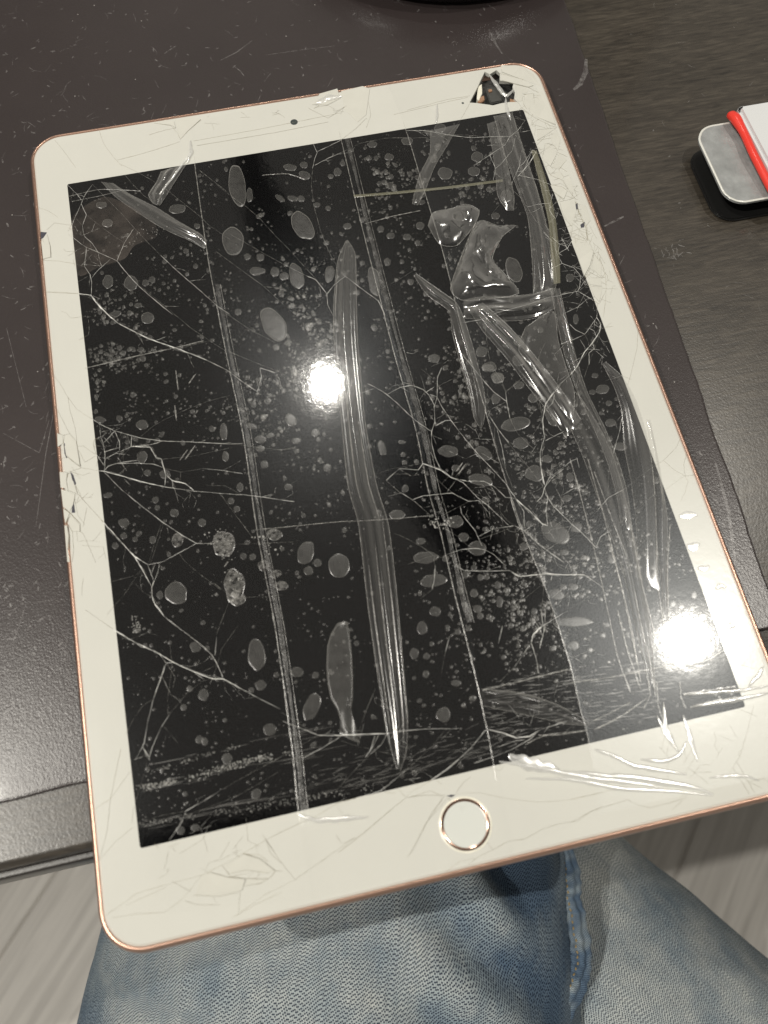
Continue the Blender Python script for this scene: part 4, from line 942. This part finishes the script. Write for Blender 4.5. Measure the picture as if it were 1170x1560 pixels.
def crumple(outline, h, freq, seed, mat_, parent):
    from mathutils.geometry import delaunay_2d_cdt
    P = [Vector((q.x, q.y)) for q in catmull(PX(outline + outline[:1]), .0012)][:-1]
    x0, x1 = min(q.x for q in P), max(q.x for q in P); y0, y1 = min(q.y for q in P), max(q.y for q in P)
    def inside(x, y):
        c_ = False
        for a, b in zip(P, P[1:] + P[:1]):
            if (a.y > y) != (b.y > y) and x < (b.x - a.x) * (y - a.y) / (b.y - a.y) + a.x: c_ = not c_
        return c_
    pts = list(P); s_ = .0021
    nx, ny = int((x1 - x0) / s_) + 1, int((y1 - y0) / s_) + 1
    for i in range(nx):
        for j in range(ny):
            x, y = x0 + (i + .5 * (j % 2) + random.uniform(-.4, .4)) * s_, y0 + (j + random.uniform(-.4, .4)) * s_
            if inside(x, y) and min((q - Vector((x, y))).length for q in P) > .0004: pts.append(Vector((x, y)))
    kk = len(P)
    r = delaunay_2d_cdt(pts, [(i, (i + 1) % kk) for i in range(kk)], [], 1, 1e-7)
    v = []
    for q in r[0]:
        dist = min((q - b).length for b in P)
        q = Vector((q.x, q.y)); e = min(1, dist / .0018)
        wv_ = 1 - abs(noise.noise(Vector((q.x * freq, q.y * freq * .8, seed)))) * 2.2
        wv_ += .6 * (1 - 2 * abs(noise.noise(Vector((q.x * freq * 2.3, q.y * freq * 1.6, seed + 4)))))
        v.append((q.x, q.y, .0003 + h * e * max(0, .5 + .5 * wv_)))
    o = mesh('tape_crumple', v, [tuple(q) for q in r[2]], mat_, parent, True)
    ribbon('fold_edge', [Vector((q.x, q.y, 0)) for q in catmull(PX(outline + outline[:1]), .0008)], .00008, .0004, M['fold_edge'], parent, .9, 1500, .00005, seed)
crumple([(652, 345), (660, 325), (690, 318), (710, 312), (730, 322), (722, 345), (700, 372), (688, 377), (668, 372)], .0014, 130, 3, M['crumple'], tapes[3])
crumple([(705, 385), (722, 345), (735, 337), (760, 345), (785, 345), (765, 362), (750, 395), (770, 420), (790, 448), (735, 458), (702, 458), (686, 440)], .0026, 150, 8, M['crumple'], tapes[3])
crumple([(800, 500), (842, 475), (850, 520), (862, 560), (875, 600), (870, 640), (845, 610), (820, 570), (790, 535)], .0007, 160, 5, M['fold'], tapes[3])
# creases on the white glass, lower corner; their glints painted as white colour
for i, (pts, wd, hh) in enumerate([([(905, 1142), (930, 1150), (965, 1166), (1010, 1174), (1045, 1180)], .0006, .0006), ([(870, 1175), (920, 1182), (960, 1184), (1000, 1190), (1060, 1200), (1085, 1210)], .0008, .0008), ([(760, 1160), (820, 1170), (890, 1184), (960, 1192), (1010, 1200)], .0007, .0006),
      ([(800, 1186), (870, 1188), (950, 1202), (1020, 1205), (1085, 1212)], .0005, .0006), ([(1080, 1185), (1110, 1182), (1140, 1183), (1156, 1190)], .0004, .0004), ([(975, 1157), (1010, 1160), (1035, 1150), (1045, 1130)], .0005, .0005), ([(1040, 1060), (1080, 1055), (1130, 1052), (1170, 1045)], .0005, .0006), ([(1055, 1076), (1110, 1068), (1150, 1060), (1175, 1055)], .0006, .0008),
      ([(1162, 1015), (1155, 1030), (1140, 1046)], .0006, .0007), ([(1062, 785), (1050, 784), (1034, 786)], .0010, .0008), ([(1065, 828), (1058, 832), (1045, 832)], .0011, .0009), ([(1080, 862), (1072, 866), (1062, 866)], .0008, .0008), ([(1106, 895), (1096, 893), (1090, 897)], .0007, .0007), ([(1120, 955), (1112, 953), (1104, 958)], .0007, .0007),
      ([(1010, 1070), (1015, 1110), (1030, 1140)], .0005, .0004), ([(1040, 1090), (1050, 1120), (1062, 1160)], .0005, .0004), ([(1000, 1090), (1020, 1130), (1036, 1148)], .0004, .0004), ([(290, 215), (291, 235), (285, 250)], .0006, .0005), ([(243, 298), (270, 262), (291, 235)], .0004, .0005), ([(665, 160), (666, 175), (664, 190)], .0004, .0005), ([(770, 150), (772, 165), (778, 185)], .0005, .0009), ([(745, 115), (760, 135), (772, 148), (782, 138)], .0008, .0008), ([(455, 1240), (480, 1250), (530, 1247), (560, 1245)], .0006, .0004), ([(775, 1150), (800, 1162), (850, 1172)], .0016, .0004), ([(480, 160), (500, 150), (520, 148)], .0012, .0007)]):
    hh = .00012 if wd >= .0007 and pts[0][0] > 1030 and pts[0][1] < 1000 else min(hh, .0004)
    P = resample(PX(pts), 30)
    ribbon('tape_crease', P, (lambda t, wd=wd: wd * math.sin(PI * (t * .94 + .03)) ** .6), .0003, M['glint_fold'], tapes[3 if pts[0][0] > 600 else 0], .6, 500, hh, i + 50)
# long thin creases running down to the lower glint
for i, pts in enumerate([[(868, 700), (885, 760), (905, 840), (925, 930), (940, 1000), (960, 1055)], [(895, 700), (920, 790), (948, 900), (962, 960), (975, 1040)], [(928, 830), (945, 890), (958, 950), (970, 1010)], [(960, 800), (975, 880), (990, 940), (1002, 990)], [(1000, 820), (1000, 880), (1010, 950), (1018, 985)], [(966, 900), (975, 950), (988, 1000), (998, 1060)], [(940, 930), (955, 990), (975, 1050)], [(905, 720), (935, 800), (955, 850)], [(1020, 800), (1016, 870), (1018, 945)], [(1035, 1040), (1036, 1060), (1044, 1080)], [(1000, 1040), (1002, 1075), (1010, 1100)], [(985, 1030), (990, 1060), (980, 1080)]]):
    ribbon('tape_crease', resample(PX(pts), 50), lambda t: .00016, .00045, M['fold_edge'], tapes[3], .9, 1200, .00012, i + 90)
for i, (pts, wd) in enumerate([([(388, 808), (440, 803), (510, 796), (570, 793), (660, 786)], .00012), ([(556, 342), (600, 330), (640, 322)], .00014), ([(130, 562), (200, 545), (270, 530), (310, 520)], .00016), ([(106, 300), (150, 290), (180, 290), (215, 292)], .00012), ([(110, 308), (160, 298), (190, 290)], .0001), ([(400, 268), (440, 266), (465, 275)], .00014), ([(735, 1052), (800, 1036), (865, 1020)], .0002), ([(905, 1112), (945, 1092), (985, 1064)], .0002), ([(900, 1100), (930, 1086), (960, 1070)], .00015), ([(820, 1120), (850, 1120), (895, 1112)], .00015), ([(800, 1135), (830, 1120), (890, 1114)], .00012), ([(1040, 1058), (1080, 1052), (1120, 1046)], .0003), ([(1050, 1078), (1090, 1068), (1130, 1062)], .0003), ([(870, 1040), (930, 1032), (1000, 1018), (1040, 1010)], .0002), ([(1040, 1015), (1080, 1005), (1110, 985)], .0003)]):
    ribbon('tape_crease', resample(PX(pts), 40), lambda t, wd=wd: wd, .00032, M['fold_edge'], tapes[2] if 440 < pts[0][0] < 700 else (tapes[3] if pts[0][0] > 600 else tapes[0]), .8, 900, .0001, i + 120)

M['brown_haze'] = film('brown_reflection', .085, .4, .8, dcol=(.62, .50, .42), facnoise=(110, .25, .75))  # brownish reflection painted as a see-through patch over the screen
pts = catmull(PX([(106, 345), (118, 322), (160, 300), (205, 318), (236, 340), (238, 362), (205, 375), (190, 395), (150, 408), (118, 420), (106, 345)]), .0012)[:-1]
v, f, mi = bub_geo(pts, .00002, .00021, 1, 0); mesh('brown_reflection', v, f, [M['brown_haze'], M['brown_haze']], tapes[0], True, mi)
# grit caught under the tape and rows of fine streaks
gv, gf = [], []
def speck(q, r, z):
    b = len(gv); kk = 5; a0 = random.uniform(0, 6)
    for a in range(kk):
        e = random.uniform(.5, 1.3)
        gv.append((q.x + r * e * math.cos(a0 + 2 * PI * a / kk), q.y + r * e * math.sin(a0 + 2 * PI * a / kk), z))
    gv.append((q.x, q.y, z + r * .7))
    for a in range(kk): gf.append((b + a, b + (a + 1) % kk, b + kk))
def grit(pts, cnt, spread, rmin, rmax):
    P = resample(PX(pts), 200)
    for _ in range(cnt):
        t = random.random()
        if noise.noise(Vector((t * 9, spread * 1e5, 2))) < -.2: continue
        q = P[int(t * 199)] + Vector((random.gauss(0, spread), random.gauss(0, spread), 0)); speck(q, random.uniform(rmin, rmax), .00028)
grit([(215, 1200), (260, 1192), (310, 1180), (360, 1165), (400, 1155), (440, 1147)], 420, .0005, .00006, .00022)
grit([(210, 1180), (270, 1165), (330, 1145), (362, 1138)], 160, .0003, .00005, .00014)
grit([(210, 1255), (300, 1243), (380, 1232), (460, 1218), (560, 1200)], 300, .0005, .00005, .00016)
grit([(655, 795), (672, 800), (685, 793)], 70, .0007, .00008, .0003)
grit([(392, 820), (410, 830), (420, 850)], 30, .001, .0001, .0003)
grit([(325, 815), (345, 835), (350, 850)], 60, .0015, .00008, .00025)
grit([(205, 940), (208, 955)], 40, .0009, .00008, .0002)
grit([(345, 870), (360, 890), (355, 910)], 18, .0012, .0001, .0003)
grit([(200, 370), (225, 350), (240, 345)], 60, .0018, .00005, .00016)
for _ in range(1500):
    x, y = random.uniform(100, 1135), random.uniform(170, 1290); q = T(x, y)
    if abs(q.x) < DW - .001 and abs(q.y) < DH - .001: speck(q, random.uniform(.00002, .00007), .00028)
o = mesh('grit', gv, gf, M['grit'], tab); o['kind'] = 'stuff'
items = []
for row in range(17):
    y0 = 1036 + row * 5.2
    for seg in range(22):
        if random.random() < .3: continue
        x = random.uniform(735, 1010); yy = y0 - (x - 735) * .105 + random.uniform(-1.5, 1.5)
        L_ = random.uniform(5, 22)
        if T(x + L_, yy - L_ * .105).y < -DH: continue
        P = [T(x + L_ * t / 4, yy - L_ * .105 * t / 4 + random.uniform(-.5, .5)) for t in range(5)]
        items.append(([(q.x, q.y) for q in P], random.uniform(.00005, .00012)))
for _ in range(130):
    x = random.uniform(470, 800); yy = 1225 - (x - 470) * .25 - abs(random.gauss(0, 22)) - 6
    L_ = random.uniform(6, 34); a = random.uniform(-.45, -.1)
    P = [T(x + L_ * math.cos(a) * t / 4, yy + L_ * math.sin(a) * t / 4 + random.uniform(-.8, .8)) for t in range(5)]
    if P[0].y < -DH + .0005 or P[-1].y < -DH + .0005: continue
    items.append(([(q.x, q.y) for q in P], random.uniform(.00004, .00012)))
for _ in range(60):
    x = random.uniform(215, 460); yy = 1165 + random.choice((0, 35, 90)) - (x - 215) * .2 + random.gauss(0, 4); L_ = random.uniform(15, 70)
    P = [T(x + L_ * t / 4, yy - L_ * .2 * t / 4) for t in range(5)]
    items.append(([(q.x, q.y) for q in P], random.uniform(.00004, .0001)))
v, f = scratch_mesh(items, .0003)
o = mesh('fine_streaks', v, f, M['streak'], tab); o['kind'] = 'stuff'
# white scuff streaks
items = []
for x, y, L_ in [(270, 580, 30), (268, 630, 24), (293, 578, 18), (290, 690, 26), (280, 694, 20), (704, 715, 20), (700, 712, 16), (345, 860, 10)]:
    a = 1.45 if x < 275 else 2.2
    P = [T(x + L_ * math.cos(a) * (t / 4 - .5), y + L_ * math.sin(a) * (t / 4 - .5)) for t in range(5)]
    items.append(([(q.x, q.y) for q in P], .0002))
v, f = scratch_mesh(items, .00032); o = mesh('scuffs', v, f, M['fold_edge'], tab); o['kind'] = 'stuff'

# ------------------------------------------------------------------ lap of the seated person
m, nt, out = new_mat('denim'); n = N(nt)
p = n('BsdfPrincipled'); nt.links.new(p.outputs[0], out.inputs[0])
uv = n('UVMap'); uvn = uv.outputs[0]
sx = n('SeparateXYZ')
# let the yarns wander a little
wn = n('TexNoise'); wn.inputs['Scale'].default_value = 90; wn.inputs['Detail'].default_value = 2; nt.links.new(uvn, wn.inputs['Vector'])
wm = n('VectorMath', operation='SCALE'); nt.links.new(wn.outputs['Color'], wm.inputs[0]); wm.inputs[3].default_value = .0011
wa = n('VectorMath', operation='ADD'); nt.links.new(uvn, wa.inputs[0]); nt.links.new(wm.outputs[0], wa.inputs[1])
nt.links.new(wa.outputs[0], sx.inputs[0])
u_, v_ = sx.outputs[0], sx.outputs[1]
col_w, rep_l = .00042, .00115
cu = n.math('DIVIDE', u_, col_w); colf = n.math('FLOOR', cu); fu = n.math('FRACT', cu)
jit = n('TexWhiteNoise', noise_dimensions='1D'); nt.links.new(colf, jit.inputs[1])
fv = n.math('FRACT', n.math('ADD', n.math('DIVIDE', v_, rep_l), n.math('ADD', n.math('MULTIPLY', colf, .355), n.math('MULTIPLY', jit.outputs[0], .34))))
dv_ = n.math('ABSOLUTE', n.math('ADD', fv, -.5))
mr = n('MapRange', interpolation_type='SMOOTHSTEP'); nt.links.new(dv_, mr.inputs[0])
mr.inputs[1].default_value = .26; mr.inputs[2].default_value = .44; mr.inputs[3].default_value = 1; mr.inputs[4].default_value = 0
fu2 = n.math('MULTIPLY_ADD', fu, 2.0, -1.0); prof_u = n.math('SUBTRACT', 1.0, n.math('MULTIPLY', n.math('MULTIPLY', fu2, fu2), .55))
yarn = n.math('MULTIPLY', mr.outputs[0], prof_u)
yn = n.noise(uvn, 1400, 2, .6); fade = n.noise(uvn, 42, 5, .7); slub = n.noise(n.mapping(uvn, (1200, 120, 1)), 1, 3, .6)
h_ = n.math('MULTIPLY_ADD', n.math('ADD', yn, slub), .22, yarn)
fac = n.math('MULTIPLY', yarn, n.math('MULTIPLY_ADD', n.math('ADD', yn, slub), 1.15, -.12))
wr_ = n('Attribute', attribute_name='wear').outputs['Fac']
fade = n.math('MULTIPLY_ADD', fade, .8, n.math('MULTIPLY_ADD', wr_, .8, -.54))
light = n.ramp(fade, [(.05, (.11, .165, .235)), (.32, (.29, .35, .385)), (.60, (.575, .60, .575))])
dark = n.ramp(fade, [(.10, (.012, .020, .042)), (.70, (.040, .048, .066))])
nt.links.new(n.mixc(fac, dark, light), p.inputs['Base Color'])
p.inputs['Roughness'].default_value = .85; p.inputs['Specular IOR Level'].default_value = .15
nt.links.new(n.bump(h_, .35, .0004), p.inputs['Normal'])
M['denim'] = m
M['thread'] = principled('seam_thread', (.30, .22, .10), .8)
per = empty('person', (0.03, -.25, -.30))
tag(per, 'lap of a seated person in faded blue jeans below the tablet', 'person')
def leg(axis, radii, seed, wr, kk=110, seg=96):
    """thigh: rings along a bent axis; returns verts, faces, uvs"""
    ax = resample([Vector(a) for a in axis], kk); v = []; f = []; uvs = []
    acc = 0
    for i, c_ in enumerate(ax):
        t = i / (kk - 1); d = (ax[min(kk - 1, i + 1)] - ax[max(0, i - 1)]).normalized()
        side = d.cross(Vector((0, 0, 1))).normalized(); up = side.cross(d)
        j = t * (len(radii) - 1); a_ = int(min(j, len(radii) - 2)); fr = j - a_
        rx = radii[a_][0] * (1 - fr) + radii[a_ + 1][0] * fr; rz = radii[a_][1] * (1 - fr) + radii[a_ + 1][1] * fr
        if i: acc += (ax[i] - ax[i - 1]).length
        for s in range(seg + 1):
            th = 2 * PI * s / seg
            base = c_ + side * (rx * math.cos(th)) + up * (rz * math.sin(th))
            nrm = (side * math.cos(th) + up * math.sin(th))
            e = wr(base, t, th)
            v.append(base + nrm * e); uvs.append((th * (rx + rz) / 2, acc))
    for i in range(kk - 1):
        for s in range(seg):
            b = i * (seg + 1) + s; f.append((b, b + 1, b + seg + 2, b + seg + 1))
    return v, f, uvs
def wrA(q, t, th):
    e = .0038 * noise.noise(Vector((q.x * 22, q.y * 14, 1)))
    e += .0009 * noise.noise(Vector((q.x * 60, q.y * 40, 4)))
    # folds fanning out beside the seam
    d = q.x - (.03 + (q.y + .125) * .35)
    g = math.exp(-((d + .02) / .022) ** 2)
    e += .0042 * g * math.sin((q.x * .85 + q.y * .62) * 240 + 2.5 * noise.noise(q * 25))
    return e
def wrB(q, t, th):
    return .003 * noise.noise(Vector((q.x * 20, q.y * 20, 7))) + .001 * noise.noise(Vector((q.x * 60, q.y * 50, 9)))
va, fa, ua = leg([(-.02, .05, -.150), (-.028, -.06, -.150), (-.037, -.127, -.150), (-.046, -.155, -.150), (-.06, -.19, -.151), (-.10, -.32, -.158), (-.14, -.52, -.16)], [(.082, .076), (.085, .079), (.088, .082), (.091, .084), (.091, .085), (.092, .088), (.093, .09)], 1, wrA, 150)
vb, fb, ub = leg([(-.08, .03, -.235), (-.03, -.08, -.215), (.028, -.167, -.200), (.063, -.218, -.195), (.14, -.33, -.19), (.21, -.52, -.18)], [(.062, .066), (.066, .068), (.070, .070), (.073, .074), (.08, .08), (.09, .085)], 2, wrB, 140)
vv = va + vb; ff = fa + [tuple(i + len(va) for i in q) for q in fb]; uu = ua + ub
jeans = mesh('jeans', vv, ff, M['denim'], per, True)
ul = jeans.data.uv_layers.new(name='UVMap')
for lp in jeans.data.loops: ul.data[lp.index].uv = uu[lp.vertex_index]
# dye keeps near the seam and in the valleys of creases, wears off on the tops
at = jeans.data.attributes.new('wear', 'FLOAT', 'POINT'); wl = []
for k_, q in enumerate(vv):
    if k_ < len(va):
        d = q.x - (.046 + (q.y + .13) * .25); g = math.exp(-((d + .012) / .030) ** 2); gl = math.exp(-((q.x + .132) / .016) ** 2)
        e = wrA(q, 0, 0)
        wl.append(max(0, min(1, (.70 - .40 * g - .28 * gl) + 45 * e * (.4 + g))))
    else: wl.append(max(0, min(1, .76 + .45 * noise.noise(Vector((q.x * 22, q.y * 22, 3))))))
at.data.foreach_set('value', wl)
# side seam: a puckered double edge with a line of stitches
sp_ = resample([T(x, y, z) for x, y, z in ((852, 1262, -.118), (862, 1300, -.117), (868, 1345, -.116), (876, 1400, -.115), (886, 1455, -.114), (874, 1505, -.113), (855, 1545, -.112), (835, 1590, -.112))], 150)
v = []; f = []; uvs = []
for i, q in enumerate(sp_):
    d = (sp_[min(149, i + 1)] - sp_[max(0, i - 1)]).normalized(); sd = d.cross(Vector((0, 0, 1))).normalized(); up = sd.cross(d)
    pk = .00028 * math.sin(i * .8 + 1.5 * math.sin(i * .13)) + .0012 * noise.noise(Vector((i * .09, 2, 0)))
    for a in range(17):
        th = PI * a / 16
        r = .0029 * (1 + .25 * noise.noise(Vector((i * .07, a * .2, 5)))) + .0006 * math.cos(th * 4)
        v.append(q + sd * (r * 1.15 * math.cos(th) + pk) + up * (r * .7 * math.sin(th) + .9 * pk - .0012)); uvs.append((th * .0036, i * .0009))
    if i:
        for a in range(16): b = (i - 1) * 17 + a; f.append((b, b + 1, b + 18, b + 17))
seam = mesh('side_seam', v, f, M['denim'], per, True)
at = seam.data.attributes.new('wear', 'FLOAT', 'POINT'); at.data.foreach_set('value', [.36 + .55 * noise.noise(Vector((q[0] * 120, q[1] * 260, 2))) for q in v])
ul = seam.data.uv_layers.new(name='UVMap')
for lp in seam.data.loops: ul.data[lp.index].uv = uvs[lp.vertex_index]
v = []; f = []
for i in range(4, 146, 4):
    q0 = Vector(seam.data.vertices[i * 17 + 6].co); q1 = Vector(seam.data.vertices[(i + 2) * 17 + 6].co)
    d = (q1 - q0).normalized(); sd = d.cross(Vector((0, 0, 1))).normalized() * .00032; b = len(v)
    lift_ = Vector((0, 0, .0003))
    v += [q0 + sd, q0 - sd, q1 - sd + lift_ * 0, q1 + sd, (q0 + q1) / 2 + lift_ * 2]
    f += [(b, b + 1, b + 4), (b + 1, b + 2, b + 4), (b + 2, b + 3, b + 4), (b + 3, b, b + 4)]
o = mesh('stitches', v, f, M['thread'], seam); o['kind'] = 'stuff'

# ------------------------------------------------------------------ small things beside the tablet
M['plate'] = principled('clear_grey_plastic', (.27, .28, .28), .16, 0, .7, bump=(330, .5, .0010), colvar=(200, .45))
M['red'] = principled('red_rubber', (.72, .045, .03), .28)
M['white'] = principled('white_plastic', (.61, .62, .63), .3)
tool = empty('scraper', (.16, .065, TAB_Z))
tag(tool, 'small grey plate with red trim and white cover beside the mat', 'tool')
def rr_prism(name, x0, x1, y0, y1, r, z0, z1, mat_, parent, bev, skew=0.0):
    pts = [Vector((q.x + (x0 + x1) / 2, q.y + (y0 + y1) / 2)) for q in rrect((x1 - x0) / 2, (y1 - y0) / 2, r, 10)]
    pts = [Vector((q.x + (q.y - y0) * skew, q.y + (q.x - x0) * -.0)) for q in pts]
    return prism(name, pts, z0, z1, mat_, parent, bev)
rr_prism('plate', .1262, .20, .0480, .0802, .0065, -.0024, -.0012, M['plate'], tool, .0004)
M['rim'] = principled('plate_rim', (.62, .62, .58), .2)
P = [Vector((q.x + .1631, q.y + .0641, 0)) for q in rrect(.0366, .0158, .0063, 10)]
ribbon('plate_rim', P + P[:1], .00035, -.0012, M['rim'], tool, .5, 900, .0003, 4)
rr_prism('plate_shadow_sheet', .1248, .20, .0472, .0772, .0068, TAB_Z, TAB_Z + .0012, M['black'], tool, .0005)  # black sheet in place of the shadow cast under the plate
rr_prism('stem', .136, .20, .054, .075, .004, TAB_Z + .0012, -.0024, M['black'], tool, .0004)
rr_prism('white_cover', .1412, .205, .0455, .0822, .002, -.0011, .0035, M['white'], tool, .001, -.02)
tp = [Vector(a) for a in ((.1388, .0820, .0006), (.1392, .0790, .0016), (.1396, .072, .0016), (.1392, .064, .0018), (.1396, .056, .0014), (.1402, .0475, .0008))]
P = resample(tp, 40); v = []; f = []
for i, q in enumerate(P):
    d = (P[min(39, i + 1)] - P[max(0, i - 1)]).normalized(); s_ = d.cross(Vector((0, 0, 1))).normalized(); u = s_.cross(d)
    r = .0011 * (1 + .35 * math.exp(-((i - 4) / 4.0) ** 2)) * (.55 if i in (0, 39) else 1)
    for a in range(12): v.append(q + s_ * (r * 1.25 * math.cos(2 * PI * a / 12)) + u * (r * math.sin(2 * PI * a / 12)))
    if i:
        for a in range(12): f.append(((i - 1) * 12 + a, (i - 1) * 12 + (a + 1) % 12, i * 12 + (a + 1) % 12, i * 12 + a))
mesh('red_trim', v, f, M['red'], tool, True)

q = T(706, 14, MAT_Z)
cup = empty('round_dish', (q.x + .01, q.y + .062, MAT_Z))
tag(cup, 'black round dish at the far edge of the mat', 'dish')
disc(q.x + .008, q.y + .0625, [(.0585, MAT_Z + .0002), (.062, MAT_Z + .002), (.0635, MAT_Z + .006), (.0635, MAT_Z + .014), (.0615, MAT_Z + .015), (.058, MAT_Z + .006), (.03, MAT_Z + .005)], M['black'], 'bowl', cup)
